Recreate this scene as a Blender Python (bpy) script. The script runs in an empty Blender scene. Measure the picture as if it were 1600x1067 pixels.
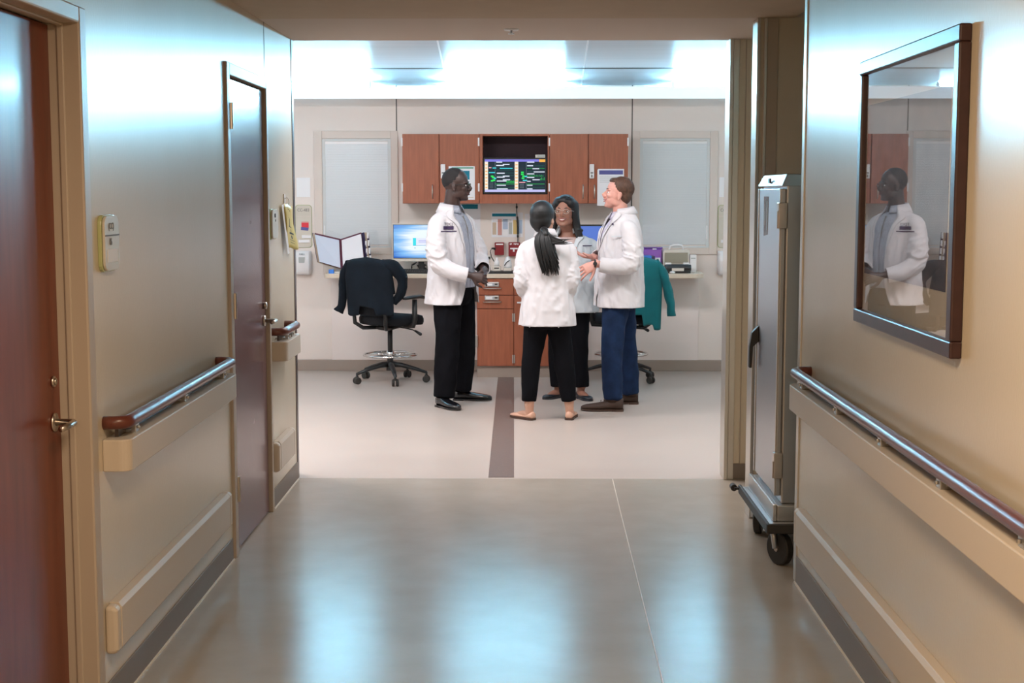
import bpy, bmesh, math, random
from mathutils import Vector, Matrix, noise
random.seed(4)
C = bpy.context.scene.collection
PI = math.pi

# ------------------------------------------------------------------ camera
cam_d = bpy.data.cameras.new('camera'); cam = bpy.data.objects.new('camera', cam_d); C.objects.link(cam)
bpy.context.scene.camera = cam
cam_d.sensor_width = 36.0; cam_d.lens = 36.0*2222/1600
cam.location = (0, 0, 1.62)
cam.rotation_euler = (math.radians(90-5.999), 0, math.radians(0.667))
cam_d.clip_end = 100
# depth of field is deep in the photograph
# ------------------------------------------------------------------ world, exposure
W = bpy.data.worlds.new('world'); bpy.context.scene.world = W; W.use_nodes = True
W.node_tree.nodes['Background'].inputs[0].default_value = (.9, .8, .7, 1)
W.node_tree.nodes['Background'].inputs[1].default_value = .035
vs = bpy.context.scene.view_settings
vs.view_transform = 'Standard'; vs.look = 'None'; vs.gamma = 1; vs.use_curve_mapping = False
vs.exposure = 0.0
# lights: warm corridor lamps (near), neutral ones over the nurse station (far), cool tubes in the cove
WARM = (1.0, .76, .52); NEUT = (1.0, .93, .92); COOL = (.32, .75, 1.0)
def area(name, loc, sx, sy, power, col, rot=(0,0,0), spread=180):
    d = bpy.data.lights.new(name, 'AREA'); d.shape = 'RECTANGLE'; d.size = sx; d.size_y = sy
    d.energy = power; d.color = col; d.spread = math.radians(spread)
    o = bpy.data.objects.new(name, d); C.objects.link(o); o.location = loc; o.rotation_euler = rot
    return o
area('corridor_lamp_light', (-.1, 2.6, 2.40), .55, .55, 42, WARM)
area('corridor_lamp_light', (-.1, -.8, 2.40), 1.1, .55, 74, WARM)
area('station_lamp_light', (-2.3, 8.9, 3.10), 1.15, .55, 88, NEUT)
area('station_lamp_light', (.1, 8.75, 3.10), 1.15, .55, 50, NEUT)
area('station_lamp_light', (2.4, 8.9, 3.10), 1.15, .55, 26, NEUT)
TUBE_STRENGTH = 520.0
FASCIA_STRENGTH = .55

# ------------------------------------------------------------------ materials
def mat(name, col, rough=.5, metal=0, bump=0, bscale=200, var=0, vscale=6, coat=0, spec=None, stretch=(1,1,1), emit=None, estr=0, bdist=.002, rvar=0, sheen=0, sss=0):
    m = bpy.data.materials.new(name); m.use_nodes = True
    nt = m.node_tree; b = nt.nodes['Principled BSDF']; L = nt.links
    c = (*col, 1)
    b.inputs['Base Color'].default_value = c
    b.inputs['Roughness'].default_value = rough
    b.inputs['Metallic'].default_value = metal
    if coat: b.inputs['Coat Weight'].default_value = coat; b.inputs['Coat Roughness'].default_value = .12
    if spec is not None: b.inputs['Specular IOR Level'].default_value = spec
    if sheen: b.inputs['Sheen Weight'].default_value = sheen
    if sss: b.inputs['Subsurface Weight'].default_value = sss; b.inputs['Subsurface Radius'].default_value = (.01,.004,.002)
    if emit: b.inputs['Emission Color'].default_value = (*emit, 1); b.inputs['Emission Strength'].default_value = estr
    tc = nt.nodes.new('ShaderNodeTexCoord'); mp = nt.nodes.new('ShaderNodeMapping')
    mp.inputs['Scale'].default_value = stretch
    L.new(tc.outputs['Object'], mp.inputs[0])
    if var or rvar:
        n = nt.nodes.new('ShaderNodeTexNoise'); n.inputs['Scale'].default_value = vscale; n.inputs['Detail'].default_value = 6
        L.new(mp.outputs[0], n.inputs['Vector'])
        if var:
            r = nt.nodes.new('ShaderNodeValToRGB')
            r.color_ramp.elements[0].position = .3; r.color_ramp.elements[1].position = .7
            r.color_ramp.elements[0].color = (*[max(0, x*(1-var)) for x in col], 1)
            r.color_ramp.elements[1].color = (*[min(1, x*(1+var)) for x in col], 1)
            L.new(n.outputs[0], r.inputs[0]); L.new(r.outputs[0], b.inputs['Base Color'])
        if rvar:
            q = nt.nodes.new('ShaderNodeMapRange'); q.inputs[3].default_value = rough-rvar; q.inputs[4].default_value = rough+rvar
            L.new(n.outputs[0], q.inputs[0]); L.new(q.outputs[0], b.inputs['Roughness'])
    if bump:
        n2 = nt.nodes.new('ShaderNodeTexNoise'); n2.inputs['Scale'].default_value = bscale; n2.inputs['Detail'].default_value = 3
        L.new(mp.outputs[0], n2.inputs['Vector'])
        bp = nt.nodes.new('ShaderNodeBump'); bp.inputs['Strength'].default_value = bump; bp.inputs['Distance'].default_value = bdist
        L.new(n2.outputs[0], bp.inputs['Height']); L.new(bp.outputs[0], b.inputs['Normal'])
    return m
def emis(name, col, s):
    m = bpy.data.materials.new(name); m.use_nodes = True; nt = m.node_tree
    b = nt.nodes['Principled BSDF']; b.inputs['Base Color'].default_value = (.02,.02,.02,1)
    b.inputs['Emission Color'].default_value = (*col, 1); b.inputs['Emission Strength'].default_value = s; b.inputs['Roughness'].default_value = .6; b.inputs['Specular IOR Level'].default_value = .1
    return m
M = {}
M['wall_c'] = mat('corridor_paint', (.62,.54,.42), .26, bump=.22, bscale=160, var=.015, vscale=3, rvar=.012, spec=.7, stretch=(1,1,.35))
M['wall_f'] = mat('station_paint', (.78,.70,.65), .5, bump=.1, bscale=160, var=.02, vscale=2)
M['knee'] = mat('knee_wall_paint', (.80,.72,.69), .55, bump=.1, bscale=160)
M['trimtan'] = mat('frame_paint', (.44,.37,.30), .42, bump=.05, bscale=90)
M['trimfar'] = mat('casing_paint', (.68,.59,.53), .45, bump=.05, bscale=90)
M['corner'] = mat('corner_metal', (.62,.58,.52), .28, metal=.6, bump=.05)
M['darkedge'] = mat('dark_edge_metal', (.12,.10,.10), .3, metal=.6)
M['ceil_c'] = mat('corridor_ceiling_paint_shaded', (.50,.38,.27), .8, bump=.2, bscale=250, var=.03)  # brown base colour includes the poor light on this ceiling
M['ceil_s'] = mat('soffit_paint_lit', (.55,.45,.38), .8, bump=.1, bscale=250)  # paler base colour includes the bounce light on the soffit
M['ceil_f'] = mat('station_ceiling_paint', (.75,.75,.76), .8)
M['reflector'] = mat('ceiling_reflector_panel', (.62,.65,.69), .20, bump=.04, bscale=40, stretch=(.2,14,.2), spec=.6, var=.04, vscale=3)
M['seam'] = mat('dark_seam', (.10,.09,.08), .6)
M['base'] = mat('vinyl_baseboard', (.20,.165,.14), .5, bump=.05)
M['basefar'] = mat('vinyl_baseboard_station', (.33,.265,.225), .5, bump=.05)
M['floor_c'] = mat('corridor_sheet_vinyl_shaded', (.39,.345,.29), .245, bump=.16, bscale=11, var=.05, vscale=5, rvar=.02, bdist=.004, spec=.5)  # darker base colour includes the header's shade on the corridor floor
M['floor_f'] = mat('station_sheet_vinyl_lit', (.50,.43,.385), .34, bump=.05, bscale=22, var=.03, vscale=3, rvar=.05, bdist=.004, spec=.45)  # lighter base colour includes the brighter light on the station floor
M['stripe'] = mat('brown_vinyl_stripe', (.165,.115,.098), .36, bump=.1, bscale=120, var=.08, vscale=50)
M['caulk'] = mat('caulk_line', (.72,.66,.58), .35)
def wood(name, col, rough=.32, var=.22, stretch=(14,14,1.2), coat=.3):
    m = mat(name, col, rough, var=var, vscale=3.2, stretch=stretch, bump=.06, bscale=14, coat=coat, bdist=.001)
    return m
M['cherry'] = wood('cherry_laminate', (.33,.095,.045), .42, .16, coat=.05)
M['doorwood'] = wood('red_wood_door', (.15,.029,.011), .34, .2, (20,6,.8), coat=.08)
M['door2'] = mat('mauve_door_laminate', (.15,.075,.08), .26, var=.08, vscale=20, bump=.08, bscale=200, coat=.2, rvar=.03)
M['rail'] = mat('brown_rail_vinyl', (.13,.036,.024), .30, bump=.03, bscale=60)
M['bumper'] = mat('bumper_vinyl', (.58,.50,.41), .45, bump=.12, bscale=260)
M['steel'] = mat('brushed_steel', (.50,.51,.53), .33, metal=1, bump=.05, bscale=40, stretch=(1,1,30))
M['chrome'] = mat('chrome', (.75,.75,.76), .12, metal=1)
M['satin'] = mat('satin_nickel', (.55,.50,.45), .28, metal=1)
M['alu'] = mat('aluminium', (.6,.6,.6), .35, metal=1)
M['frame'] = mat('picture_frame_wood', (.045,.018,.018), .35, var=.15, vscale=20, bump=.05)
M['mat'] = mat('mat_board', (.58,.52,.44), .8, var=.02)
M['print'] = mat('art_print', (.10,.065,.06), .7, var=.5, vscale=6, stretch=(1,1,2))
M['black'] = mat('black_plastic', (.012,.012,.013), .42, bump=.05, bscale=300)
M['rubber'] = mat('black_rubber', (.022,.02,.018), .55, bump=.1, bscale=200)
M['fabblack'] = mat('black_fabric', (.010,.011,.014), .9, spec=.25, bump=.5, bscale=500, sheen=.02)
M['cardigan'] = mat('black_knit', (.008,.012,.018), .95, spec=.15, bump=.6, bscale=300, sheen=.02, var=.2)
M['teal'] = mat('teal_fleece', (.0,.145,.165), .9, bump=.5, bscale=300, sheen=.1, var=.12)
M['white'] = mat('white_plastic', (.80,.79,.80), .35)
M['offwhite'] = mat('offwhite_plastic', (.68,.63,.56), .4)
M['paper'] = mat('paper', (.80,.80,.84), .8)
M['coat'] = mat('white_coat_cotton', (.66,.635,.66), .9, bump=.35, bscale=420, var=.02, vscale=9, bdist=.001)
M['coat2'] = mat('white_coat_cotton_bluish', (.58,.63,.67), .9, bump=.35, bscale=420, bdist=.001)
M['shirt'] = mat('grey_blue_striped_shirt', (.34,.36,.43), .8, var=.25, vscale=14, stretch=(14,14,.3), bump=.2, bscale=400)
M['shirtlav'] = mat('lavender_shirt', (.60,.56,.68), .8, bump=.2, bscale=400)
M['top'] = mat('light_pink_top', (.55,.42,.40), .8, bump=.2, bscale=300)
M['trouser'] = mat('black_trousers', (.004,.004,.006), .9, bump=.3, bscale=400, spec=.12)
M['jeans'] = mat('navy_jeans', (.009,.022,.062), .9, spec=.2, bump=.4, bscale=500, var=.3, vscale=12)
M['skinA'] = mat('deep_brown_skin', (.050,.026,.022), .42, var=.12, vscale=20, bump=.1, bscale=200)
M['skinB'] = mat('light_tan_skin', (.55,.31,.22), .5, var=.05, vscale=20, sss=.1)
M['skinC'] = mat('medium_brown_skin', (.30,.14,.095), .5, var=.06, vscale=20, sss=.1)
M['skinD'] = mat('fair_pink_skin', (.66,.33,.27), .5, var=.08, vscale=18, sss=.1)
M['lipA'] = mat('lips_dark', (.07,.025,.025), .4); M['lipC'] = mat('lips_rose', (.28,.09,.08), .4); M['lipD'] = mat('lips_pink', (.55,.2,.18), .4)
M['hairblack'] = mat('black_hair', (.004,.004,.005), .48, bump=.5, bscale=60, stretch=(6,6,.6), var=.3)
M['haircrop'] = mat('cropped_black_hair', (.012,.010,.011), .8, bump=.4, bscale=500)
M['hairbrown'] = mat('brown_hair', (.075,.032,.017), .6, bump=.6, bscale=70, stretch=(3,3,1.2), var=.35, vscale=30)
M['eyew'] = mat('eye_white', (.75,.72,.7), .2); M['eyed'] = mat('eye_dark', (.01,.008,.006), .15); M['teeth'] = mat('teeth', (.8,.76,.7), .3)
M['leatherblack'] = mat('polished_black_leather', (.006,.006,.008), .16, coat=.6)
M['leatherbrown'] = mat('brown_suede', (.045,.022,.014), .7, bump=.3, bscale=200)
M['solebrown'] = mat('brown_rubber_sole', (.06,.03,.02), .6)
M['flat'] = mat('nude_leather_flat', (.62,.36,.26), .4)
M['flatblack'] = mat('dark_leather_flat', (.010,.014,.022), .3, coat=.3)
M['purpletxt'] = mat('embroidery_purple', (.04,.02,.07), .8)
M['greytxt'] = mat('print_grey', (.18,.17,.16), .8); M['inkblack'] = mat('print_black', (.02,.02,.02), .7)
M['tealprint'] = mat('print_teal', (.0,.19,.28), .7); M['greenprint'] = mat('print_green', (.03,.28,.18), .7)
M['pinkprint'] = mat('print_pink', (.62,.32,.28), .7); M['tanprint'] = mat('print_tan', (.60,.48,.36), .7)
M['blueprint'] = mat('print_pale_blue', (.42,.52,.68), .7); M['greyprint'] = mat('print_pale_grey', (.45,.47,.46), .7)
M['yellowprint'] = mat('print_yellow', (.68,.50,.20), .7); M['indigoprint'] = mat('print_indigo', (.10,.10,.30), .7)
M['whiteprint'] = mat('print_white', (.85,.85,.87), .7); M['redprint'] = mat('print_red', (.70,.03,.05), .6)
M['red'] = mat('red_plastic', (.24,.010,.015), .4)
M['greenedge'] = mat('pale_green_acrylic', (.42,.46,.22), .25, coat=.5)
M['signface'] = mat('sign_face_beige', (.60,.55,.47), .45)
M['yellow'] = mat('yellow_plastic_wrap', (.58,.44,.10), .35, var=.08)
M['counter'] = mat('cream_counter_laminate', (.66,.56,.45), .35, var=.03, vscale=60)
M['purple'] = mat('purple_plastic', (.30,.12,.48), .35)
M['bluefold'] = mat('blue_plastic', (.05,.22,.70), .35)
M['maroon'] = mat('maroon_binder', (.10,.015,.04), .5); M['navyb'] = mat('navy_binder', (.05,.04,.10), .5)
M['sheet'] = mat('sheet_protector_page', (.62,.68,.80), .2); M['sheetw'] = mat('white_sheet_page', (.80,.80,.84), .25)
M['nook'] = mat('dark_nook_fabric', (.035,.018,.025), .8, bump=.3, bscale=400)
M['blind'] = mat('pale_blind_slat', (.66,.70,.73), .55)
M['vinylframe'] = mat('window_sash_grey', (.62,.64,.64), .4)
M['tube'] = emis('tube_lens', COOL, TUBE_STRENGTH)
M['tube'].node_tree.nodes['Principled BSDF'].inputs['Emission Color'].default_value = (*COOL, 1)
M['fascia'] = mat('glowing_fascia', (.80,.84,.88), .5, emit=(.72,.88,1.0), estr=FASCIA_STRENGTH)  # weak emission added to the white band so it looks lit
M['lampglow'] = emis('lamp_diffuser_warm', WARM, 3); M['lampglow2'] = emis('lamp_diffuser_neutral', NEUT, 4)
def glass(name, tint=(1,1,1), rough=.01):
    m = bpy.data.materials.new(name); m.use_nodes = True; nt = m.node_tree; nt.nodes.clear()
    o = nt.nodes.new('ShaderNodeOutputMaterial'); mx = nt.nodes.new('ShaderNodeMixShader'); t = nt.nodes.new('ShaderNodeBsdfTransparent')
    g = nt.nodes.new('ShaderNodeBsdfGlossy'); t.inputs[0].default_value = (*tint, 1); g.inputs['Roughness'].default_value = rough
    lw = nt.nodes.new('ShaderNodeLayerWeight'); lw.inputs[0].default_value = .5       # facing = 1-|cos|, then Schlick
    p = nt.nodes.new('ShaderNodeMath'); p.operation = 'POWER'; p.inputs[1].default_value = 2.9; nt.links.new(lw.outputs['Facing'], p.inputs[0])
    q = nt.nodes.new('ShaderNodeMath'); q.operation = 'MULTIPLY_ADD'; q.inputs[1].default_value = .93; q.inputs[2].default_value = .06; nt.links.new(p.outputs[0], q.inputs[0])
    nt.links.new(q.outputs[0], mx.inputs[0]); nt.links.new(t.outputs[0], mx.inputs[1]); nt.links.new(g.outputs[0], mx.inputs[2]); nt.links.new(mx.outputs[0], o.inputs[0])
    return m
M['glass'] = glass('clear_glass'); M['clearplastic'] = glass('clear_plastic', (.88,.88,.86), .1); M['purpleclear'] = glass('purple_clear_plastic', (.6,.4,.85), .1)
def screen_mat():
    m = bpy.data.materials.new('blue_desktop_screen'); m.use_nodes = True; nt = m.node_tree; L = nt.links
    b = nt.nodes['Principled BSDF']; b.inputs['Base Color'].default_value = (.01,.01,.01,1); b.inputs['Roughness'].default_value = .25
    tc = nt.nodes.new('ShaderNodeTexCoord'); mp = nt.nodes.new('ShaderNodeMapping'); L.new(tc.outputs['Generated'], mp.inputs[0])
    mp.inputs['Location'].default_value = (-.62,0,-.62); mp.inputs['Scale'].default_value = (1.0,0,1.15)
    g = nt.nodes.new('ShaderNodeTexGradient'); g.gradient_type = 'SPHERICAL'; L.new(mp.outputs[0], g.inputs[0])
    n = nt.nodes.new('ShaderNodeTexNoise'); mp2 = nt.nodes.new('ShaderNodeMapping'); mp2.inputs['Scale'].default_value = (.8,1,6); mp2.inputs['Rotation'].default_value = (0,.12,0)
    L.new(tc.outputs['Generated'], mp2.inputs[0]); L.new(mp2.outputs[0], n.inputs[0]); n.inputs['Scale'].default_value = 1.4
    a = nt.nodes.new('ShaderNodeMath'); a.operation = 'MULTIPLY_ADD'; L.new(n.outputs[0], a.inputs[0]); a.inputs[1].default_value = .7; L.new(g.outputs[0], a.inputs[2])
    r = nt.nodes.new('ShaderNodeValToRGB'); e = r.color_ramp.elements
    e[0].position = .48; e[0].color = (.02,.14,.62,1); e[1].position = 1.0; e[1].color = (.85,.95,1,1)
    x = r.color_ramp.elements.new(.75); x.color = (.22,.52,.92,1)
    L.new(a.outputs[0], r.inputs[0]); L.new(r.outputs[0], b.inputs['Emission Color']); b.inputs['Emission Strength'].default_value = 1.0
    return m
M['screen'] = screen_mat()
M['screenblue'] = emis('plain_blue_screen', (.10,.19,.62), 1.0)
for n, c, s in (('s_white',(.8,.85,1),1), ('s_black',(.006,.02,.035),1), ('s_green',(.03,.85,.12),1), ('s_dgreen',(.01,.16,.10),1), ('s_cyan',(.05,.75,.85),1), ('s_purple',(.22,.20,.75),1), ('s_orange',(.95,.45,.08),1), ('s_cream',(.95,.85,.72),1), ('s_pink',(.8,.35,.4),1), ('s_lav',(.55,.55,.9),1), ('s_grey',(.25,.3,.35),1), ('s_teal',(.02,.35,.6),1)):
    M[n] = emis('screen'+n[1:], c, s)

# ------------------------------------------------------------------ mesh helpers
def wloc(o):
    v = Vector((0,0,0))
    while o is not None: v = v + o.location; o = o.parent
    return v
class MB:
    def __init__(s): s.v = []; s.f = []; s.m = []
    def add(s, vs, fs, mi=0):
        k = len(s.v); s.v += [tuple(v) for v in vs]; s.f += [tuple(i+k for i in f) for f in fs]; s.m += [mi]*len(fs)
        return s
    def box(s, x0, x1, y0, y1, z0, z1, mi=0):
        x0,x1 = sorted((x0,x1)); y0,y1 = sorted((y0,y1)); z0,z1 = sorted((z0,z1))
        return s.add([(x0,y0,z0),(x1,y0,z0),(x1,y1,z0),(x0,y1,z0),(x0,y0,z1),(x1,y0,z1),(x1,y1,z1),(x0,y1,z1)],
              [(0,3,2,1),(4,5,6,7),(0,1,5,4),(1,2,6,5),(2,3,7,6),(3,0,4,7)], mi)
    def loft(s, rings, cap=True, mi=0, closed=True):
        n = len(rings[0]); vs = [p for r in rings for p in r]; fs = []
        for i in range(len(rings)-1):
            for j in range(n if closed else n-1):
                a = i*n+j; b = i*n+(j+1) % n; fs.append((a, b, b+n, a+n))
        if cap: fs.append(tuple(range(n-1, -1, -1))); fs.append(tuple(range((len(rings)-1)*n, len(rings)*n)))
        return s.add(vs, fs, mi)
    def prism(s, pts, axis, a, b, mi=0):     # polygon extruded along an axis
        def P(p, t): return {'x': (t,p[0],p[1]), 'y': (p[0],t,p[1]), 'z': (p[0],p[1],t)}[axis]
        return s.loft([[P(p, a) for p in pts], [P(p, b) for p in pts]], True, mi)
    def tube(s, pts, r, n=12, mi=0, cap=True, flat=1.0, up=None, round_ends=False):
        pts = [Vector(p) for p in pts]; R = list(r) if hasattr(r, '__len__') else [r]*len(pts)
        if round_ends:
            a, b = pts[0]-pts[1], pts[-1]-pts[-2]; a.normalize(); b.normalize()
            r0, r1 = R[0], R[-1]
            pts = [pts[0]+a*r0*.95, pts[0]+a*r0*.6] + pts + [pts[-1]+b*r1*.6, pts[-1]+b*r1*.95]
            R = [r0*.3, r0*.8] + R + [r1*.8, r1*.3]
        rings = []; prev = None
        for i, p in enumerate(pts):
            t = (pts[min(i+1, len(pts)-1)]-pts[max(i-1, 0)]).normalized()
            if prev is None:
                u = Vector(up) if up else (Vector((0,0,1)) if abs(t.z) < .9 else Vector((1,0,0)))
            else: u = prev
            u = (u-t*u.dot(t)).normalized(); w = t.cross(u); prev = u
            rings.append([p+w*math.cos(2*PI*k/n)*R[i]+u*math.sin(2*PI*k/n)*R[i]*flat for k in range(n)])
        return s.loft(rings, cap, mi)
    def cyl(s, c, r, h, axis='z', n=20, mi=0):
        d = {'x': Vector((1,0,0)), 'y': Vector((0,1,0)), 'z': Vector((0,0,1))}[axis]; c = Vector(c)
        return s.tube([c, c+d*h], r, n, mi)
    def lathe(s, c, prof, n=24, mi=0):
        return s.loft([[(c[0]+r*math.cos(2*PI*k/n), c[1]+r*math.sin(2*PI*k/n), c[2]+z) for k in range(n)] for r, z in prof], True, mi)
    def ell(s, c, ax, n=14, mi=0):           # ellipsoid: three scaled axis vectors
        c = Vector(c); a, b, u = [Vector(x) for x in ax]; rings = []
        for i in range(1, n):
            th = PI*i/n
            rings.append([c+u*-math.cos(th)+(a*math.cos(2*PI*k/(2*n))+b*math.sin(2*PI*k/(2*n)))*math.sin(th) for k in range(2*n)])
        return s.loft(rings, True, mi)
    def sph(s, c, rx, ry=None, rz=None, n=10, mi=0):
        ry = ry or rx; rz = rz or rx
        return s.ell(c, [(rx,0,0),(0,ry,0),(0,0,rz)], n, mi)
    def torus(s, c, R, r, n=40, m=8, mi=0, a0=0, a1=2*PI):
        full = abs(a1-a0-2*PI) < 1e-4
        rings = [[(c[0]+(R+r*math.cos(2*PI*k/m))*math.cos(a0+(a1-a0)*i/n), c[1]+(R+r*math.cos(2*PI*k/m))*math.sin(a0+(a1-a0)*i/n), c[2]+r*math.sin(2*PI*k/m)) for k in range(m)] for i in range(n+1)]
        return s.loft(rings, not full, mi)
    def build(s, name, m, parent=None, bevel=0, smooth=False, kind=None, solid=0, local=False, seg=2, **kw):
        me = bpy.data.meshes.new(name); off = Vector((0,0,0)) if (local or parent is None) else wloc(parent)
        me.from_pydata([Vector(v)-off for v in s.v], [], s.f)
        for x in (m if isinstance(m, (list, tuple)) else [m]): me.materials.append(M[x] if isinstance(x, str) else x)
        me.polygons.foreach_set('material_index', s.m)
        bm = bmesh.new(); bm.from_mesh(me); bmesh.ops.recalc_face_normals(bm, faces=bm.faces); bm.to_mesh(me); bm.free()
        if smooth:
            for p in me.polygons: p.use_smooth = True
        o = bpy.data.objects.new(name, me); C.objects.link(o)
        if parent is not None: o.parent = parent
        if solid:
            md = o.modifiers.new('solid', 'SOLIDIFY'); md.thickness = solid; md.offset = 0
        if bevel:
            md = o.modifiers.new('bevel', 'BEVEL'); md.width = bevel; md.segments = seg; md.limit_method = 'ANGLE'; md.angle_limit = math.radians(40)
        if kind: o['kind'] = kind
        for k, v in kw.items(): o[k] = v
        return o
def thing(name, label, cat, loc=(0,0,0), group=None):
    o = bpy.data.objects.new(name, None); C.objects.link(o); o.location = loc; o['label'] = label; o['category'] = cat
    o.empty_display_size = .1
    if group: o['group'] = group
    return o
def tag(o, label, cat, group=None):
    o['label'] = label; o['category'] = cat
    if group: o['group'] = group
    return o
def struct(name, mb, m, parent=None, **kw):
    return mb.build(name, m, parent, kind='structure', **kw)
def text(name, body, size, loc, rot, m, parent=None, sx=1.0, align='CENTER', ext=.0006):
    c = bpy.data.curves.new(name, 'FONT'); c.body = body; c.size = size; c.align_x = align; c.align_y = 'CENTER'; c.extrude = ext
    c.materials.append(M[m]); c.resolution_u = 3; q = bpy.data.objects.new('tmp', c); C.objects.link(q)
    bpy.context.view_layer.update(); me = bpy.data.meshes.new_from_object(q.evaluated_get(bpy.context.evaluated_depsgraph_get()))
    bpy.data.objects.remove(q); me.name = name; o = bpy.data.objects.new(name, me); C.objects.link(o)
    o.location = Vector(loc)-(wloc(parent) if parent else Vector()); o.rotation_euler = rot; o.scale = (sx,1,1)
    if parent: o.parent = parent
    return o
FACE_CAM = (PI/2, 0, 0); FACE_PX = (PI/2, 0, PI/2)

# ------------------------------------------------------------------ the setting
XL, XR, YF, YO = -1.31, 1.12, 12.88, 7.96      # left wall, right wall, far wall, opening
CZ = 2.455
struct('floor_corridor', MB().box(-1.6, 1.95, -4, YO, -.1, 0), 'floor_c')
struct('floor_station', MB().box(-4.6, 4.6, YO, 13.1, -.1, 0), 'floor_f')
struct('trim_1', MB().add([(-.228,YO+.03,.0015),(-.082,YO+.03,.0015),(-.127,12.40,.0015),(-.268,12.40,.0015)], [(0,1,2,3)]), 'stripe', solid=.002)
# left wall, with openings for the two doors
w = MB()
w.box(XL-.2, XL, -4, 3.1, 0, 2.5); w.box(XL-.2, XL, 3.1, 4.22, 2.14, 2.5); w.box(XL-.2, XL, 4.22, 6.20, 0, 2.5)
w.box(XL-.2, XL, 6.20, 7.13, 2.15, 2.5); w.box(XL-.2, XL, 7.13, YO-.02, 0, 2.5)
struct('wall_left', w, 'wall_c')
w = MB(); w.box(XR, XR+.16, -4, 5.85, 0, 2.5); w.box(XR, XR+.16, 5.85, 7.0, 2.46, 2.5)
struct('wall_right', w, 'wall_c', )
w = MB(); w.box(XR+.75, XR+.85, 5.7, 8.0, 0, 2.6); w.box(XR+.16, XR+.85, 5.72, 5.85, 0, 2.6)
struct('wall_right_alcove', w, 'wall_c')
w = MB(); w.box(XR, XR+.75, 7.0, 7.12, 0, 2.46)
struct('wall_right_pier', w, 'wall_c')
w = MB(); w.box(XR+.012, 4.6, YO, YO+.12, 0, 2.47)
struct('wall_station_right_front', w, 'wall_c')
struct('wall_station_left_front', MB().box(-4.6, XL-.05, YO-.02, YO+.10, 0, 2.47), 'wall_f')
struct('wall_station_left', MB().box(-4.7, -4.6, YO-.1, 13.1, 0, 3.4), 'wall_f')
struct('wall_station_right', MB().box(4.6, 4.7, YO-.1, 13.1, 0, 3.4), 'wall_f')
struct('wall_far', MB().box(-4.6, 4.6, YF, YF+.15, 0, 2.75), 'wall_f')
struct('wall_corridor_back', MB().box(-1.6, 1.95, -4.1, -4, 0, 2.6), 'wall_c')
struct('wall_header', MB().box(-4.6, 4.6, YO-.02, YO+.12, 2.475, 3.4), 'ceil_s')
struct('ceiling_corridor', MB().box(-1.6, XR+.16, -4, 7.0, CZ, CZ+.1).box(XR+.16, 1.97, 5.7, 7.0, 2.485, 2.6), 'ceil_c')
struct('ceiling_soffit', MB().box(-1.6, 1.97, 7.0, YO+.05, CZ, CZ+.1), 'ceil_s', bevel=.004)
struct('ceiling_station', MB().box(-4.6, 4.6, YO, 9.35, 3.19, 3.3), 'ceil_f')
# sloping reflector panels: plane z = 2.57 + .174*(12.88-y)
def zs(y): return 2.568+.174*(YF-y)
ceil = thing('ceiling_sloped', 'x', 'x'); del ceil['label']; del ceil['category']; ceil['kind'] = 'structure'
seams_x = [-4.6, -3.2, -1.96, -.725, .468, 1.70, 2.94, 4.6]
def slab(x0, x1, y0, y1, th=.03):
    return MB().add([(x0,y0,zs(y0)),(x1,y0,zs(y0)),(x1,y1,zs(y1)),(x0,y1,zs(y1)),(x0,y0,zs(y0)+th),(x1,y0,zs(y0)+th),(x1,y1,zs(y1)+th),(x0,y1,zs(y1)+th)],
              [(0,3,2,1),(4,5,6,7),(0,1,5,4),(1,2,6,5),(2,3,7,6),(3,0,4,7)])
for a, b in zip(seams_x[:-1], seams_x[1:]):
    for y0, y1 in ((9.3, 12.285), (12.325, YF)):
        slab(a+.006, b-.006, y0, y1).build('ceiling_panel', 'reflector', ceil, bevel=.003)
for a in seams_x[1:-1]:
    slab(a-.008, a+.008, 9.3, YF, .02).build('joint_strip', 'white', ceil)
slab(-4.6, 4.6, 12.28, 12.33, .02).build('groove', 'seam', ceil)
# trims
def strip_line(name, pts, w, m):
    mb = MB(); vs_ = []
    for (x, y) in pts: vs_ += [(x-w, y, .0012), (x+w, y, .0012)]
    mb.add(vs_, [(2*i, 2*i+1, 2*i+3, 2*i+2) for i in range(len(pts)-1)])
    return struct(name, mb, m, solid=.0016)
strip_line('trim_21', [(.478, YO-.02), (.470, 7.2), (.462, 6.2), (.455, 5.4), (.448, 4.6), (.44, 3.6), (.44, 0)], .0022, 'caulk')
def vtrim(name, x0, x1, y0, y1, z1, m, z0=0): return struct(name, MB().box(x0,x1,y0,y1,z0,z1), m, bevel=.003)
vtrim('trim_2', XL-.06, XL+.004, YO-.035, YO+.02, CZ, 'darkedge')
vtrim('trim_3', XL-.20, XL-.02, YO-.02, YO+.14, CZ, 'trimfar')
vtrim('trim_4', XR-.016, XR+.004, YO-.03, YO+.14, CZ, 'corner'); vtrim('trim_5', XR+.006, XR+.04, YO-.012, YO+.02, CZ, 'corner')
vtrim('trim_6', XR-.018, XR-.002, 6.985, 7.13, CZ, 'corner'); vtrim('trim_7', XR+.016, XR+.032, 6.985, 7.01, CZ, 'corner')
vtrim('trim_8', XR+.032, XR+.085, 6.99, 7.01, CZ, 'trimtan')
vtrim('trim_9', XR-.006, XR+.02, 5.81, 5.862, CZ, 'corner')
vtrim('trim_10', XR+.075, XR+.08, YO-.005, YO+.01, CZ, 'trimtan')
# thin expansion joints in the far wall and the corridor wall
for i, x in enumerate((-1.186, .926)):
    struct('trim_%d' % (11+i), MB().box(x-.005, x+.005, YF-.002, YF+.01, 0, 2.57), 'seam')
struct('trim_13', MB().box(XL-.01, XL+.0015, 7.128, 7.134, 0, CZ), 'seam')
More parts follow.
